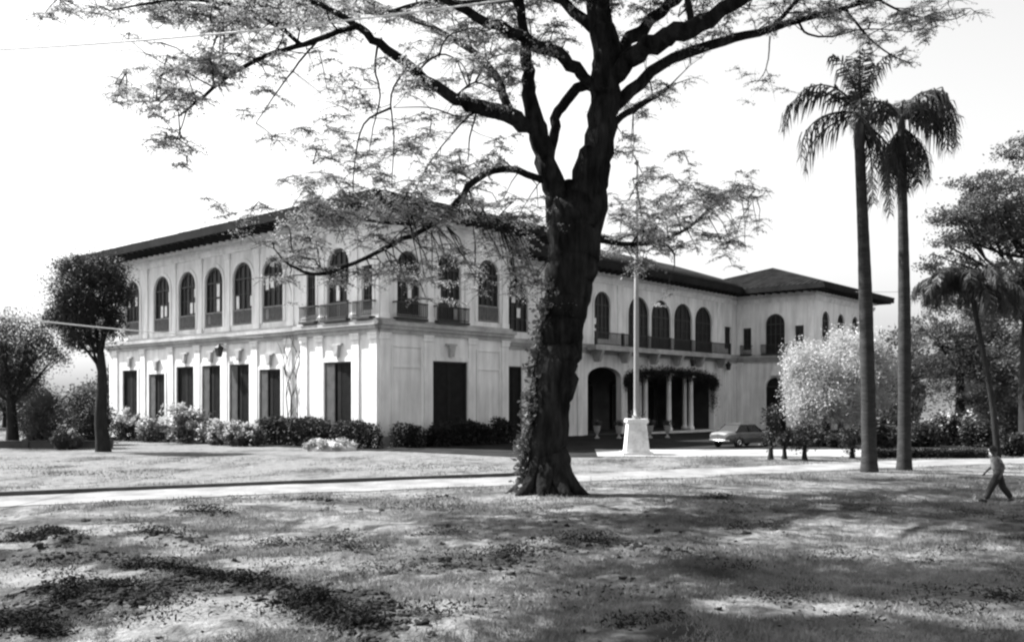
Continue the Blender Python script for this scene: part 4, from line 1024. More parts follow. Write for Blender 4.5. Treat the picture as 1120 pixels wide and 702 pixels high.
# flowering shrubs along the left wing
def shrub(px, py, hw, hh, Y, seed, lab, grp, bloom=.5, name='flowering_shrub', m='leafmid', cat='shrub', n=1000):
    c = W(px, py, Y); x = c.x; base = Vector((x, Y, float(gz(x, Y)))); wx = hw * Y / FPX; hz = hh * Y / FPX * 2
    zt = c.z + hh * Y / FPX - base.z; root = empty(name, base); tag(root, lab, cat, grp)
    P = np.concatenate([blob_points(((k - 1) * wx * .55, gl.normal() * .25, zt * (.35 + .2 * gl.random())), (wx * .6, wx * .55, zt * .5), n, seed * 5 + k, 22, .26) for k in range(3)])
    P = P[(P[:, 2] > 0) & (P[:, 2] < zt * 1.25)]; leaf_obj('foliage', P, .17, M[m], root, seed, .55)
    if bloom:
        Q = np.concatenate([blob_points(((k - 1) * wx * .55, -.25, zt * (.5 + .3 * gl.random())), (wx * .6, wx * .6, zt * .4), int(n * bloom), seed * 9 + k, 9, .2, .8) for k in range(3)])
        Q = Q[(Q[:, 2] > .1) & (Q[:, 2] < zt * 1.25)]; leaf_obj('blossom', Q, .16, M['bloom'], root, seed + 1, .9)
    s = MB()
    for k in range(6): s.tube([(0, 0, -.1), (gl.normal() * wx * .25, gl.normal() * .2, zt * .4), (gl.normal() * wx * .5, gl.normal() * .3, zt * .8)], [.035, .025, .008], 5)
    s.build('stem', M['bark2'], root); return root
FS = [(140, 466, 17, 14, 70, .7, 'white-flowered shrub nearest the trunk of the round tree'), (172, 471, 16, 12, 67, .35, 'grey shrub with few blooms under the second left door'), (206, 464, 20, 17, 64, .75, 'tallest white-blossomed shrub below the middle of the left wing'), (243, 474, 15, 13, 61, .5, 'low blooming shrub between two dark ground doors'), (268, 474, 16, 10, 59, .3, 'sparse pale shrub beside the end of the dark hedge')]
for i, (px, py, hw, hh, Y, bl_, lab) in enumerate(FS): shrub(px, py, hw, hh, Y, 500 + i, lab, 'flowering shrubs along the left wing', bl_ * .55)
# dark hedges at the pavilion
def hedge(r0, r1, l, dep, h, rot, lab, seed, rnd=.35):
    "clipped hedge in house coordinates"
    a = bl2w(*((r0, l) if rot == 0 else (l, r0))); bb = bl2w(*((r1, l) if rot == 0 else (l, r1))); cx, cy = (a[0] + bb[0]) / 2, (a[1] + bb[1]) / 2
    L = math.hypot(bb[0] - a[0], bb[1] - a[1]); zz = float(gz(cx, cy)); root = empty('hedge', (cx, cy, zz), math.atan2(bb[1] - a[1], bb[0] - a[0])); tag(root, lab, 'hedge', 'dark hedges round the corner pavilion')
    gg = np.random.default_rng(seed); n = int(5200 * L * h / 4)
    P = (gg.random((n, 3)) - .5) * np.array([L, dep, 0]) ; P[:, 2] = gg.random(n) ** .8 * h
    P[:, 2] *= 1 - rnd * np.abs(P[:, 0] / (L / 2)) ** 5; P += gg.normal(size=(n, 3)) * .07; P[:, 2] = np.maximum(P[:, 2], 0) * (1 + .25 * vnoise(P[:, 0] + seed, P[:, 1], 1.1))
    leaf_obj('foliage', P, .14, M['hedge'], root, seed, .6)
    s = MB()
    for k in range(max(3, int(L / .6))): x = -L / 2 + .3 + k * .6; s.tube([(x, 0, -.1), (x + .1, .05, h * .4), (x - .05, -.1, h * .8)], [.04, .03, .01], 5)
    s.build('stem', M['bark2'], root)
hedge(3.0, 10.6, -1.6, 1.5, 1.75, 1, 'long dark hedge in front of the left door of the corner pavilion', 601)
hedge(-1.4, 2.1, -1.5, 1.4, 1.6, 1, 'short dark hedge at the corner itself, left of the pale gap', 602)
hedge(0.1, 2.0, -1.5, 1.3, 1.5, 0, 'stubby dark hedge just right of the pavilion corner', 605)
hedge(2.9, 8.6, -1.5, 1.4, 1.55, 0, 'dark hedge under the tall doorway right of the corner', 603)
hedge(9.2, 10.7, -1.4, 1.2, 1.7, 0, 'small round hedge bush near the right end of the corner pavilion', 604, .6)
# heap of pale dry brush on the lawn
hb = G(363, 493); hp = empty('brush_heap', hb); tag(hp, 'low pale heap of dry brush on the lawn before the hedge', 'brush heap')
P = blob_points((0, 0, .25), (1.45, .8, .35), 5000, 71, 40, .12); P = P[P[:, 2] > -.05]; leaf_obj('brush', P, .24, M['heap'], hp, 72, .25)
hm = MB(); hm.lathe(0, 0, [(1.5, -.1), (1.35, .2), (.9, .42), (.3, .52)], 14); o = hm.build('core', M['heap'], hp); o.scale = (1, .55, 1)
# bare creeper stems on the plaster of the left wing
wc = MB()
for s, (l0, sp) in enumerate(((9.0, .5), (9.3, .8), (8.7, .4), (10.0, .9))):
    pts = [(0.30 - .16, l0 + sp * math.sin(k * .9 + s) * (k / 14) - .06 * k * (s - 1.5), -.3 + k * .66) for k in range(13)]
    q = [Vector((*bl2w(p[0] - .05, p[1]), p[2])) for p in pts]; wc.tube(q, [.05 - .003 * k for k in range(13)], 5)
    for k in (3, 5, 7, 9):
        a = q[k]; e = Vector((*bl2w(.08, pts[k][1] + random.uniform(-1.1, 1.1)), a.z + random.uniform(.5, 1.3))); wc.tube([a, (a + e) / 2 + Vector((0, 0, .12)), e], [.028, .02, .008], 5)
wco = wc.build('wall_creeper', M['bark2']); tag(wco, 'bare creeper stems running up the white plaster beside the corner pavilion', 'creeper')

# ------------------------------------------------------------------ forecourt: car, urns, topiary
def build_car():
    root = empty('parked_car', (0, 0, 0))
    # body: stations along x (front +x): (x, half width, sill z, belt z)
    st_ = [(-2.35, .62, .52, .80), (-2.2, .78, .36, .92), (-1.7, .88, .30, .98), (-.9, .92, .28, .98), (.2, .92, .28, .98), (1.0, .91, .28, .97), (1.7, .86, .30, .94), (2.15, .76, .36, .86), (2.32, .60, .48, .74)]
    b = MB(); ring = []
    for (x, hw, z0, z1) in st_:
        zm = (z0 + z1) / 2; ring.append([(x, -hw * .9, z0), (x, -hw, zm - .05), (x, -hw * .98, z1 - .12), (x, -hw * .82, z1), (x, 0, z1 + .05), (x, hw * .82, z1), (x, hw * .98, z1 - .12), (x, hw, zm - .05), (x, hw * .9, z0)])
    for A, B in zip(ring[:-1], ring[1:]):
        for k in range(8): b.quad([A[k], B[k], B[k + 1], A[k + 1]], True)
        b.quad([A[8], B[8], B[0], A[0]])
    b.quad(ring[0][::-1]); b.quad(ring[-1])
    for s in (-1, 1):                                              # wheel-arch lips
        for x in (-1.4, 1.4):
            pts = [Vector((x + .40 * math.cos(a), s * .92, .33 + .40 * math.sin(a))) for a in np.linspace(0, math.pi, 9)]; b.tube(pts, [.035] * 9, 6)
    body = b.build('body', M['carpaint'], root)
    # cabin
    c = MB(); low = [(-1.55, .80, .97), (1.0, .80, .96)]; hi = [(-.95, .60, 1.44), (.42, .60, 1.44)]
    lo4 = [(-1.6, -.78, .96), (.95, -.78, .96), (.95, .78, .96), (-1.6, .78, .96)]; hi4 = [(-.95, -.60, 1.43), (.40, -.60, 1.43), (.40, .60, 1.43), (-.95, .60, 1.43)]
    gl_ = MB()
    for k in range(4): gl_.quad([lo4[k], lo4[(k + 1) % 4], hi4[(k + 1) % 4], hi4[k]])
    gl_.build('glass', M['carglass'], root)
    mid = [(-.6, -.40, 1.52), (.15, -.40, 1.52), (.15, .40, 1.52), (-.6, .40, 1.52)]; hx = [(-1.0, -.64, 1.42), (.45, -.64, 1.42), (.45, .64, 1.42), (-1.0, .64, 1.42)]
    for k in range(4): c.quad([hx[k], hx[(k + 1) % 4], mid[(k + 1) % 4], mid[k]], True)
    c.quad(mid, True); c.quad(hx[::-1])
    for k in range(4): c.tube([Vector(lo4[k]), Vector(hi4[k])], [.05, .045], 6)
    for s in (-1, 1): c.tube([Vector((-.28, s * .80, .97)), Vector((-.28, s * .62, 1.43))], [.045, .04], 6)
    c.build('roof', M['carroof'], root)
    for s in (-1, 1):
        for x in (-1.4, 1.4):
            t = MB(); t.lathe(0, 0, [(.20, -.09), (.31, -.10), (.335, -.05), (.335, .05), (.31, .10), (.20, .09)], 20); o = t.build('wheel', M['rubber'], root)
            o.location = (x, s * .80, .335); o.rotation_euler = (R(90), 0, 0)
            h = MB(); h.lathe(0, 0, [(.20, -.10), (.17, -.115), (.06, -.12), (.06, .12), (.17, .115), (.20, .10)], 16); h.build('rim', M['chrome'], o)
        hl = MB(); hl.lathe(0, 0, [(.10, 0), (.10, .05), (.06, .09), (.01, .10)], 14); o = hl.build('headlight', M['lampglass'], root); o.location = (2.2, s * .55, .70); o.rotation_euler = (0, R(90), 0)
        tl = MB(); tl.lathe(0, 0, [(.07, 0), (.07, .04), (.01, .06)], 12); o = tl.build('tail_light', M['carglass'], root); o.location = (-2.27, s * .55, .72); o.rotation_euler = (0, R(-90), 0)
        tr = MB(); tr.box(-1.9, 1.9, s * .915 - .012, s * .915 + .022, .66, .69); tr.build('side_trim', M['chrome'], root)
        dh = MB(); dh.box(-.12, .05, s * .905, s * .945, .84, .87); dh.box(-1.05, -.88, s * .905, s * .945, .84, .87); dh.build('door_handle', M['chrome'], root)
    for x in (2.36, -2.38):
        bp = MB(); bp.tube([Vector((x - .18 * (1 if x > 0 else -1), -.8, .45)), Vector((x, -.55, .45)), Vector((x + .03 * (1 if x > 0 else -1), 0, .45)), Vector((x, .55, .45)), Vector((x - .18 * (1 if x > 0 else -1), .8, .45))], [.07, .08, .08, .08, .07], 8); bp.build('bumper', M['chrome'], root)
    gr = MB()
    for k in range(4): gr.box(2.29, 2.345, -.38, .38, .50 + k * .06, .525 + k * .06)
    gr.build('grille', M['chrome'], root)
    return root
car = build_car(); cc_ = G(812, 488.5); car.location = cc_ + Vector((0, 0, .01)); car.rotation_euler = (0, 0, RZ - R(12)); car.scale = (1, 1, 1)
tag(car, 'light coloured old saloon car parked before the right end of the porch', 'car')

def urn(px, Y, lab, s=1.0):
    c = W(px, 470, Y); z = float(gz(c.x, c.y)); root = empty('stone_urn', (c.x, c.y, z)); tag(root, lab, 'urn', 'pale urns standing before the porch')
    m = MB(); m.lathe(0, 0, [(.26 * s, -.05), (.26 * s, .10), (.12 * s, .18), (.10 * s, .34), (.26 * s, .55), (.36 * s, .80), (.33 * s, .92), (.40 * s, .98), (.40 * s, 1.04), (.30 * s, 1.04)], 16); m.build('bowl', M['urn'], root)
    P = blob_points((0, 0, 1.25), (.3, .3, .22), 420, int(px), 14, .3); leaf_obj('plant', P, .12, M['leafmid'], root, int(px), .6)
for px, Y, lab in ((653, 75, 'pale urn left of the flagpole, farther from the pedestal'), (677, 75, 'pale urn just left of the flagpole pedestal'), (711, 76, 'pale urn just right of the flagpole pedestal'), (730, 77, 'pale urn midway between the flagpole and the car')): urn(px, Y, lab, .8)

def small_tree(px, py, topy, hw, hh, lab, seed, grp=None, m='leafdark', name='small_tree', n=4200, size=.12):
    b = G(px, py); Y = b.y; c = W(px, topy, Y)
    root = make_tree(name, lab, 'small tree', b, W(px, topy + hh * .6, Y), .12, [(tuple(c), (hw * Y / FPX, hw * Y / FPX, hh * Y / FPX)), (tuple(c + Vector((.2, 0, .3))), (hw * .7 * Y / FPX, hw * .7 * Y / FPX, hh * .8 * Y / FPX))], M[m], M['bark2'], n, size, seed, grp, clumps=26, tight=.26, nl=6); return root
small_tree(843, 503, 466, 9, 24, 'slim dark small tree with a bare stem, right beside the parked car', 701)
small_tree(880, 503, 478, 15, 12, 'low dark round tree in front of the pale blossoming tree', 703)
small_tree(858, 502, 482, 8, 9, 'smallest dark tree between the slim tree and the low round one', 704, size=.13)
small_tree(932, 501, 482, 12, 14, 'dark round tree just left of the taller palm trunk', 705)
for i, (px, py, hw, hh, Y, lab) in enumerate(((893, 482, 16, 9, 58, 'low dark shrub at the foot of the pale blossoming tree'), (918, 484, 14, 8, 57, 'low dark shrub between the blossoming tree stem and the taller palm'), (866, 484, 10, 10, 59, 'low dark shrub beside the arched side door of the right wing'))):
    shrub(px, py, hw, hh, Y, 870 + i, lab, 'shrubs under the blossoming tree', 0, 'shrub', 'leafdark', 'shrub', 1500)
# pale blossoming tree before the right wing
b = G(905, 484); Y = b.y
make_tree('blossoming_tree', 'broad pale blossoming tree in front of the right wing of the house', 'tree', b, W(905, 440, Y), .25,
          [(tuple(W(x, y, Y + dy)), (rx * Y / FPX, rx * Y / FPX, ry * Y / FPX)) for (x, y, dy, rx, ry) in ((905, 400, 0, 34, 22), (885, 415, -.5, 26, 22), (930, 385, .5, 24, 24), (880, 395, .3, 20, 18), (925, 415, -.8, 26, 24), (945, 400, .5, 22, 34), (900, 435, -.6, 32, 14), (870, 425, .2, 14, 20), (962, 415, .6, 22, 34), (895, 448, -.8, 30, 14), (930, 446, -.5, 26, 16))], M['leafpale'], M['bark2'], 2200, .135, 711, clumps=44, tight=.25, nl=9)

# ------------------------------------------------------------------ right side: trees, palm, house, hedge
def tiered_tree(px, py, Y, tiers, lab, seed, r0=.4, m='leafmid', nper=300, size=.16, name='spreading_tree', topy=None):
    c = W(px, py, Y); b = Vector((c.x, Y, float(gz(c.x, Y))))
    blobs = [(tuple(W(x, y, Y + dy)), (hw * Y / FPX, hw * .8 * Y / FPX, hh * Y / FPX)) for (x, y, dy, hw, hh) in tiers]
    return make_tree(name, lab, 'tree', b, W(px, topy or tiers[0][1] + 30, Y), r0, blobs, M[m], M['bark2'], nper, size, seed, None, clumps=60, tight=.2, nl=14, flat=.5)
tiered_tree(1125, 480, 52, [(1070, 232, 0, 50, 10), (1060, 262, 1, 40, 10), (1120, 215, -1, 60, 16), (1130, 165, 0, 40, 14), (1140, 260, 0, 60, 20), (1095, 305, 0, 55, 20), (1040, 290, 2, 34, 14), (1100, 250, 2, 60, 14), (1040, 240, 1, 26, 8), (1035, 322, 1, 30, 14), (1090, 340, 1, 40, 20), (1085, 200, 0, 40, 10)], 'tall spreading tree with flat tiers of leaves at the right edge', 801, .4, 'leafgrey', 1100, .15)
tiered_tree(1050, 480, 66, [(1050, 350, 0, 45, 25), (1030, 380, 0, 35, 25), (1085, 380, 0, 45, 35), (1015, 360, 1, 20, 16), (1070, 420, 0, 50, 28), (1120, 350, 0, 40, 40), (1110, 430, 0, 45, 35)], 'bushy lighter tree behind the slanting palm at right', 802, .35, 'leafgrey', 520, .17)
tiered_tree(985, 480, 74, [(985, 380, 0, 28, 24), (970, 410, 0, 26, 30), (1005, 410, 0, 26, 26), (985, 440, 0, 34, 20), (1000, 360, 0, 12, 14)], 'grey-leaved tree seen between and beside the two palm trunks', 803, .3, 'leafgrey', 480, .19)
tiered_tree(1180, 480, 60, [(1180, 300, 0, 70, 60), (1160, 380, 0, 60, 50), (1200, 220, 0, 60, 30)], 'dark tree just past the right edge behind the tiered tree', 804, .5, 'leafgrey', 260, .2)
# dark slanting feather palm at right
sp0 = G(1092, 500); spt = W(1062, 318, sp0.y)
sproot = empty('slanting_palm', sp0); tag(sproot, 'thin slanting palm with a dark feathery crown among the trees at right', 'palm tree')
t = spt - sp0; tm = MB(); pp, rr = smooth_path([Vector((0, 0, -.2)), Vector((t.x * .25, 0, t.z * .35)), Vector((t.x * .7, 0, t.z * .75)), t], [.17, .14, .12, .10], 8); tm.tube(pp, rr, 10, .05); tm.build('trunk', M['bark2'], sproot)
for i in range(19):
    az = i * 137.5; o = frond_mesh(R(az), R(20 + 45 * ((i * 7) % 5) / 5), 3.0 if i % 3 else 3.5, 2.4, 900 + i, 40, .9, .03).build('frond', M['palmleaf'], sproot); o.location = t
# low dark shrubs below the right trees
for i, (px, py, hw, hh, Y, lab) in enumerate(((965, 478, 14, 16, 56, 'dark shrub between the two palm trunks'), (1008, 478, 22, 16, 58, 'wide dark shrub right of the palms'), (1040, 472, 20, 20, 60, 'shrub with pale blooms left of the slanting palm'), (1075, 478, 18, 16, 57, 'dark shrub at the foot of the slanting palm'), (1112, 490, 12, 14, 46, 'dark low shrub on the right edge behind the walking person'), (1110, 462, 24, 26, 64, 'tall shrub at the right edge below the trees'))):
    shrub(px, py, hw, hh, Y, 820 + i, lab, 'shrubs below the right trees', .05 if i == 2 else 0, 'shrub', 'leafdark' if i != 5 else 'leafmid', 'shrub', 1500)
# low clipped hedge along the drive
hx = MB(); rootH = empty('low_hedge', (20.6, 44.9, float(gz(20.6, 44.9)))); tag(rootH, 'long low clipped hedge between the two pale drives at right', 'hedge')
gg = np.random.default_rng(4); P = (gg.random((9000, 3)) - .5) * np.array([5.4, .6, 0]); P[:, 2] = gg.random(9000) * .42; P += gg.normal(size=P.shape) * .03
leaf_obj('foliage', P, .10, M['hedge'], rootH, 15, .6)
for k in range(10): hx.tube([(-2.4 + k * .53, 0, -.1), (-2.4 + k * .53, .04, .32)], [.03, .015], 5)
hx.build('stem', M['bark2'], rootH)
# grey outbuilding behind the right trees
hs = empty('outbuilding', (52, 90, -.55), R(8)); tag(hs, 'grey low outbuilding with dark eaves half hidden behind the right trees', 'building')
hw_ = MB(); wall_band(hw_, -9, 9, 0, 6.9, [(-5, 1.4, 1.0, 3.0, 0), (0, 1.4, 0, 3.0, 0), (5, 1.4, 1.0, 3.0, 0)], .3); hw_.quad([(-9, 0, 0), (-9, 7, 0), (-9, 7, 6.9), (-9, 0, 6.9)]); hw_.quad([(9, 0, 0), (9, 7, 0), (9, 7, 6.9), (9, 0, 6.9)]); hw_.quad([(-9, 7, 0), (9, 7, 0), (9, 7, 6.9), (-9, 7, 6.9)])
hw_.build('wall', M['farwall'], hs)
hr = MB(); hr.quad([(-10, -1.2, 6.9), (10, -1.2, 6.9), (6.5, 3.5, 8.9), (-6.5, 3.5, 8.9)]); hr.quad([(10, -1.2, 6.9), (10, 8.2, 6.9), (6.5, 3.5, 8.9)]); hr.quad([(10, 8.2, 6.9), (-10, 8.2, 6.9), (-6.5, 3.5, 8.9), (6.5, 3.5, 8.9)]); hr.quad([(-10, 8.2, 6.9), (-10, -1.2, 6.9), (-6.5, 3.5, 8.9)])
hr.quad([(-10, -1.2, 6.89), (10, -1.2, 6.89), (10, 8.2, 6.89), (-10, 8.2, 6.89)]); hr.build('roof', M['rooftile'], hs)
for x in (-5, 0, 5):
    wn = MB(); wn.quad([(x - .7, .25, 1.0 if x else 0), (x + .7, .25, 1.0 if x else 0), (x + .7, .25, 3), (x - .7, .25, 3)]); wn.box(x - .03, x + .03, .2, .24, 1.0 if x else 0, 3); wn.build('window' if x else 'door', M['glass'], hs)
FARR = [(62, 110, 9, 11), (78, 112, 10, 13), (96, 108, 10, 12), (52, 128, 10, 9), (115, 104, 11, 13)]
for i, (x, y, rr, h) in enumerate(FARR):
    b = Vector((x, y, float(gz(x, y)))); lab = ['distant dark tree closing the gap right of the outbuilding', 'tall distant tree behind the bushy tree at right', 'distant tree behind the tiered tree at the right edge', 'low distant tree right of the house roof end', 'outermost distant tree past the right edge'][i]
    make_tree('distant_tree', lab, 'tree', b, b + Vector((0, 0, h * .3)), .4, [((x + gl.normal() * rr * .3, y + gl.normal() * 2, h * (.2 + .25 * k)), (rr * .55, rr * .45, h * .22)) for k in range(3)], M['leafmid'], M['bark2'], 130, .42, 450 + i, 'distant trees at right', clumps=50, tight=.3)

# ------------------------------------------------------------------ the walking person
def skin_obj(name, verts, edges, radii, m, parent, root=0, sub=2):
    me = bpy.data.meshes.new(name); me.from_pydata([tuple(v) for v in verts], edges, []); me.update()
    o = link(name, me, m, parent); md = o.modifiers.new('Skin', 'SKIN'); md.use_smooth_shade = True
    for i, r in enumerate(radii):
        rr = r if isinstance(r, tuple) else (r, r); me.skin_vertices[0].data[i].radius = rr
    me.skin_vertices[0].data[root].use_root = True
    s = o.modifiers.new('Subsurf', 'SUBSURF'); s.levels = sub; s.render_levels = sub
    return o
def person():
    pb = G(1092, 549); root = empty('person', pb, R(-12)); tag(root, 'person walking on the lawn at the right edge in a grey shirt and dark trousers', 'person')
    V = []; E = []; Rr = []
    def v(p, r, par=None):
        V.append(p); Rr.append(r)
        if par is not None: E.append((par, len(V) - 1))
        return len(V) - 1
    pel = v((0, 0, .82), .13); sp1 = v((-.03, 0, .98), .12, pel); ch = v((-.07, 0, 1.17), .145, sp1); nk0 = v((-.10, 0, 1.29), .07, ch); nk = v((-.12, 0, 1.35), .052, nk0)
    hd = v((-.145, 0, 1.43), .085, nk); ht = v((-.15, 0, 1.52), .072, hd); v((-.235, 0, 1.43), .018, hd)         # nose
    for s in (-1, 1): v((-.135, s * .09, 1.44), .014, hd)                                                   # ears
    legs = {-1: [(-.02, -.09, .78), (-.20, -.09, .45), (-.36, -.09, .08), (-.50, -.09, .035)], 1: [(.02, .09, .78), (.13, .09, .44), (.36, .09, .12), (.27, .09, .03)]}
    for s in (-1, 1):
        a = pel
        for p, r in zip(legs[s], (.105, .07, .05, .04)): a = v(p, r, a)
    arms = {-1: [(-.06, -.17, 1.24), (.08, -.22, 1.02), (.02, -.24, .80), (-.01, -.24, .74)], 1: [(-.09, .17, 1.24), (-.10, .22, 1.00), (-.27, .20, .84), (-.31, .19, .79)]}
    for s in (-1, 1):
        a = ch
        for p, r in zip(arms[s], (.06, .042, .030, .032)): a = v(p, r, a)
        p = Vector(arms[s][-1]); d = (p - Vector(arms[s][-2])).normalized()
        for k in range(4):
            q = p + d * .03 + Vector((.028 - .019 * k, 0, 0)) * 1.0; f1 = v(tuple(q + d * .02), .0085, a); v(tuple(q + d * (.058 - .006 * abs(k - 1)) + Vector((-.012, 0, 0))), .0075, f1)
        tq = v(tuple(p + Vector((-.03, -s * .015, -.01))), .0095, a); v(tuple(p + Vector((-.04, -s * .02, -.045))), .008, tq)
    skin_obj('body', V, E, Rr, M['skin'], root)
    # trousers, shirt
    TV = [(0, 0, .84), (-.03, 0, .93)]; TE = [(0, 1)]; TR = [.15, .138]
    for s in (-1, 1):
        a = 0
        for p, r in zip(legs[s][:3], (.135, .105, .085)):
            TV.append(p); TR.append(r); TE.append((a, len(TV) - 1)); a = len(TV) - 1
    skin_obj('trousers', TV, TE, TR, M['trousers'], root)
    SV = [(-.02, 0, .86), (-.04, 0, 1.0), (-.07, 0, 1.17), (-.095, 0, 1.275)]; SE = [(0, 1), (1, 2), (2, 3)]; SR = [.165, .16, .18, .09]
    for s in (-1, 1):
        a = 2
        q = arms[s]; mid = tuple((Vector(q[0]) * .35 + Vector(q[1]) * .65))
        for p, r in ((q[0], .078), (mid, .06)): SV.append(p); SR.append(r); SE.append((a, len(SV) - 1)); a = len(SV) - 1
    skin_obj('shirt', SV, SE, SR, M['shirt'], root, 2)
    h = MB(); h.lathe(0, 0, [(.104, -.02), (.106, .03), (.095, .08), (.06, .115), (.01, .127)], 16); o = h.build('hair', M['hair'], root); o.location = (-.138, 0, 1.47); o.rotation_euler = (0, R(14), 0)
    for s in (-1, 1):
        e = MB(); e.lathe(0, 0, [(.002, -.01), (.011, -.006), (.011, .006), (.002, .01)], 8); o = e.build('eye', M['hair'], root); o.location = (-.224, s * .032, 1.45)
        sh = MB(); f = legs[s]; a, bq = Vector(f[2]), Vector(f[3]); sh.tube([a + Vector((.05, 0, -.045)), a + Vector((0, 0, -.04)), (a + bq) / 2, bq + Vector((-.03, 0, 0))], [.035, .05, .048, .03], 8); sh.build('shoe', M['hair'], root)
    return root
person()

# ------------------------------------------------------------------ cables
def cable(name, A, B, sag, r, m, lab):
    n = 40; pts = [A.lerp(B, i / n) - Vector((0, 0, sag * 4 * (i / n) * (1 - i / n))) for i in range(n + 1)]
    c = MB(); c.tube(pts, [r] * (n + 1), 6); tag(c.build(name, m), lab, 'cable')
cable('cable', W(-330, 302, 20), Vector((*bl2w(.15, 12.6), 7.3)), .35, .028, M['cable'], 'white cable crossing before the small round tree to the house wall')
cable('cable', W(-260, 62, 20), W(900, -60, 19), .55, .019, M['cable'], 'pale cable strung high across the upper left branches')
cable('cable', Vector((*bl2w(66, -4.8), 15.0)), W(1300, 296, 70), .5, .035, M['cabledark'], 'thin grey cable running from the right roof end behind the palms')

# ------------------------------------------------------------------ grass and soil
def view_points(n, y0, y1, pw=1.0):
    g = np.random.default_rng(n)
    y = y0 + (y1 - y0) * g.random(n) ** pw; x = (g.random(n) * 1220 - 50 - 560) / FPX * y
    return x, y
def grass(name, n, y0, y1, h, wd, seed, pw=1.0):
    g = np.random.default_rng(seed); x, y = view_points(n, y0, y1, pw)
    dens = vnoise(x, y, 0.55) + .6 * vnoise(x, y, 1.7) + .4 * vnoise(x, y, 4.5)
    bare = np.full(n, 0.0)
    for P, hw, hh, _ in RW: bare = np.maximum(bare, np.exp(-(seg_dist(x, y, P) / (hw * .9)) ** 2))
    k = (path_dist(x, y) > PATH_W - .15 + .9 * vnoise(x, y, .9) + .5 * g.random(n)) & (dens > -.02 + .6 * (g.random(n) - .5)) & (bare < .25 + .35 * g.random(n)) & (bare_at(x, y) < .12 + .9 * g.random(n) ** 1.5)
    x, y, dens = x[k], y[k], dens[k]; z = gz(x, y); m = len(x)
    a = g.random(m) * 2 * np.pi; hh = h * (.5 + g.random(m)) * (1 + np.clip(dens, -.3, .6)); lean = g.normal(size=(m, 2)) * .45 * hh[:, None]
    dx = np.cos(a) * wd * .5; dy = np.sin(a) * wd * .5
    V = np.stack([np.stack([x - dx, y - dy, z - .01], 1), np.stack([x + dx, y + dy, z - .01], 1), np.stack([x + lean[:, 0], y + lean[:, 1], z + hh], 1)], 1)
    o = link(name, mesh_np(name, V.reshape(-1, 3), np.arange(m * 3).reshape(-1, 3)), M['grass']); return o, m
o, m1 = grass('grass', 420000, 10.3, 24, .042, .012, 1, 1.25); tag(o, 'short dry grass covering the near lawn', 'grass', kind='stuff')
o, m2 = grass('grass', 170000, 24, 46, .055, .022, 2, 1.1); tag(o, 'thin grass of the lawn beyond the trunk and beside the path', 'grass', kind='stuff')
print('grass', m1, m2)
# clods of dug soil
ico = bmesh.new(); bmesh.ops.create_icosphere(ico, subdivisions=2, radius=1); ico.verts.ensure_lookup_table()
IV = np.array([v.co[:] for v in ico.verts]); IF = np.array([[v.index for v in f.verts] for f in ico.faces]); ico.free()
CV, CF = [], []; g3 = np.random.default_rng(12); nv = 0
def clod(x, y, s):
    global nv
    z = float(gz(x, y)); ph = g3.random(3) * 50
    d = np.array([noise.noise(Vector(v * 1.4 + ph)) + .5 * noise.noise(Vector(v * 4.3 + ph)) for v in IV])
    V = IV * np.clip(1 + 1.3 * d, .25, 2.2)[:, None] * s * np.array([1 + .4 * g3.random(), 1 + .3 * g3.random(), .55 + .35 * g3.random()]); a = g3.random() * 6.28
    c, sn = math.cos(a), math.sin(a); V = np.column_stack([V[:, 0] * c - V[:, 1] * sn, V[:, 0] * sn + V[:, 1] * c, V[:, 2]]) + np.array([x, y, z - s * .05])
    CV.append(V); CF.append(IF + nv); nv += len(V)
for P, hw, hh, dens in RW:
    for i in range(len(P) - 1):
        L = np.linalg.norm(P[i + 1] - P[i])
        for _ in range(int(L * dens * 3.2)):
            p = P[i] + (P[i + 1] - P[i]) * g3.random() + g3.normal(size=2) * hw * .7
            clod(p[0], p[1], min(.010 + g3.exponential(.013), .065))
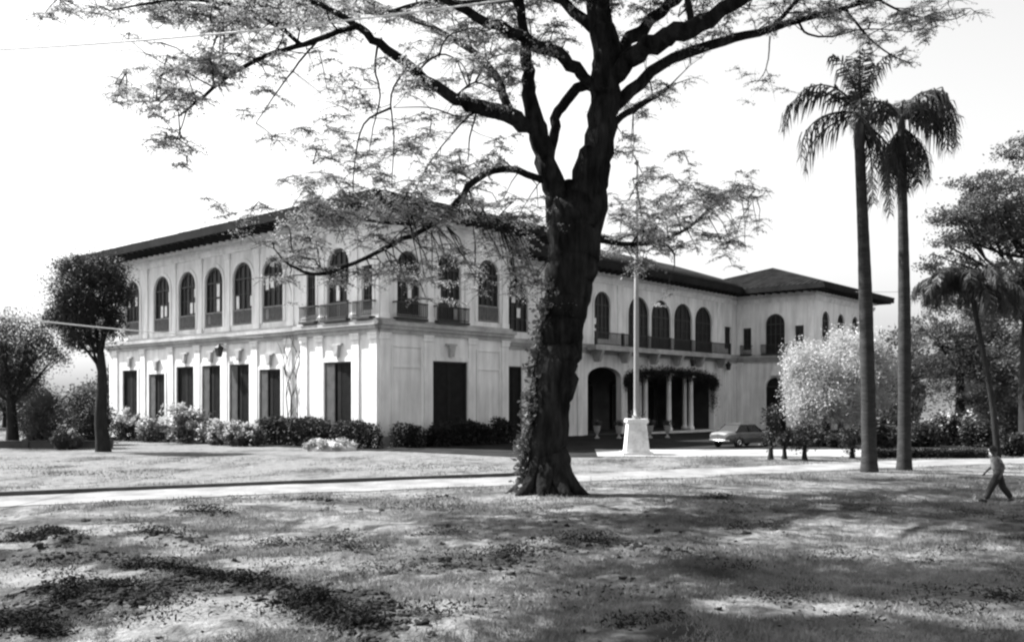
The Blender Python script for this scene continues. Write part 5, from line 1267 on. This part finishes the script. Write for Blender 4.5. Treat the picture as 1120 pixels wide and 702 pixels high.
for _ in range(260):
    x, y = view_points(1, 10.5, 24)[0:2] if False else (0, 0)
    y = 10.5 + 14 * g3.random(); x = (g3.random() * 900 - 560 - 20) / FPX * y
    if path_dist(np.array([x]), np.array([y]))[0] > 1.8: clod(x, y, .015 + g3.exponential(.015))
tag(link('soil_clods', mesh_np('soil_clods', np.concatenate(CV), np.concatenate(CF), False), M['soil']), 'dark clods of dug soil scattered over the near lawn', 'soil', kind='stuff')
# darker taller weed tufts on the lawn
WP = []; g4 = np.random.default_rng(19)
patches = [(g4.uniform(-20, 1140), 545 + 155 * g4.random() ** 1.4, g4.uniform(.15, .5), int(g4.integers(60, 260))) for _ in range(70)]
for (px, py, sp, n) in patches + [(240, 637, .14, 700), (275, 645, .16, 600), (300, 655, .16, 500), (345, 668, .18, 700), (395, 695, .2, 700), (150, 625, .22, 500), (185, 628, .18, 400), (130, 655, .16, 700), (112, 648, .16, 900), (88, 652, .13, 700), (75, 660, .16, 600), (15, 690, .28, 1500), (45, 700, .2, 600), (30, 594, .3, 800), (65, 584, .25, 900), (52, 590, .3, 700), (180, 584, .3, 500), (232, 563, .35, 500), (300, 600, .3, 450), (330, 672, .2, 500), (365, 684, .2, 600), (215, 634, .16, 500), (255, 641, .14, 400), (48, 588, .5, 500), (345, 550, .4, 260), (475, 546, .4, 300), (225, 562, .4, 260), (170, 582, .4, 260), (375, 606, .5, 300), (470, 625, .6, 420), (540, 612, .6, 420), (100, 655, .5, 700), (30, 512, .8, 400), (70, 520, .7, 250), (120, 519, .7, 250), (160, 524, .5, 150), (440, 512, .9, 400), (480, 511, .9, 300), (530, 514, .6, 200), (700, 527, .8, 260), (640, 600, .6, 300), (740, 610, .6, 260), (20, 690, .6, 800), (400, 690, .5, 300), (580, 560, .5, 220), (650, 655, .7, 300)]:
    c = ground_at(px, py); q = g4.normal(size=(n, 2)) * np.array([sp, sp * .5]) + c; WP.append(np.column_stack([q, gz(q[:, 0], q[:, 1]) + g4.random(n) ** 1.5 * .17]))
o = leaf_obj('weeds', np.concatenate(WP), .06, M['weed'], None, 20, .35, 1.0); tag(o, 'dark low weeds growing in ragged patches on the lawn', 'weeds', kind='stuff')
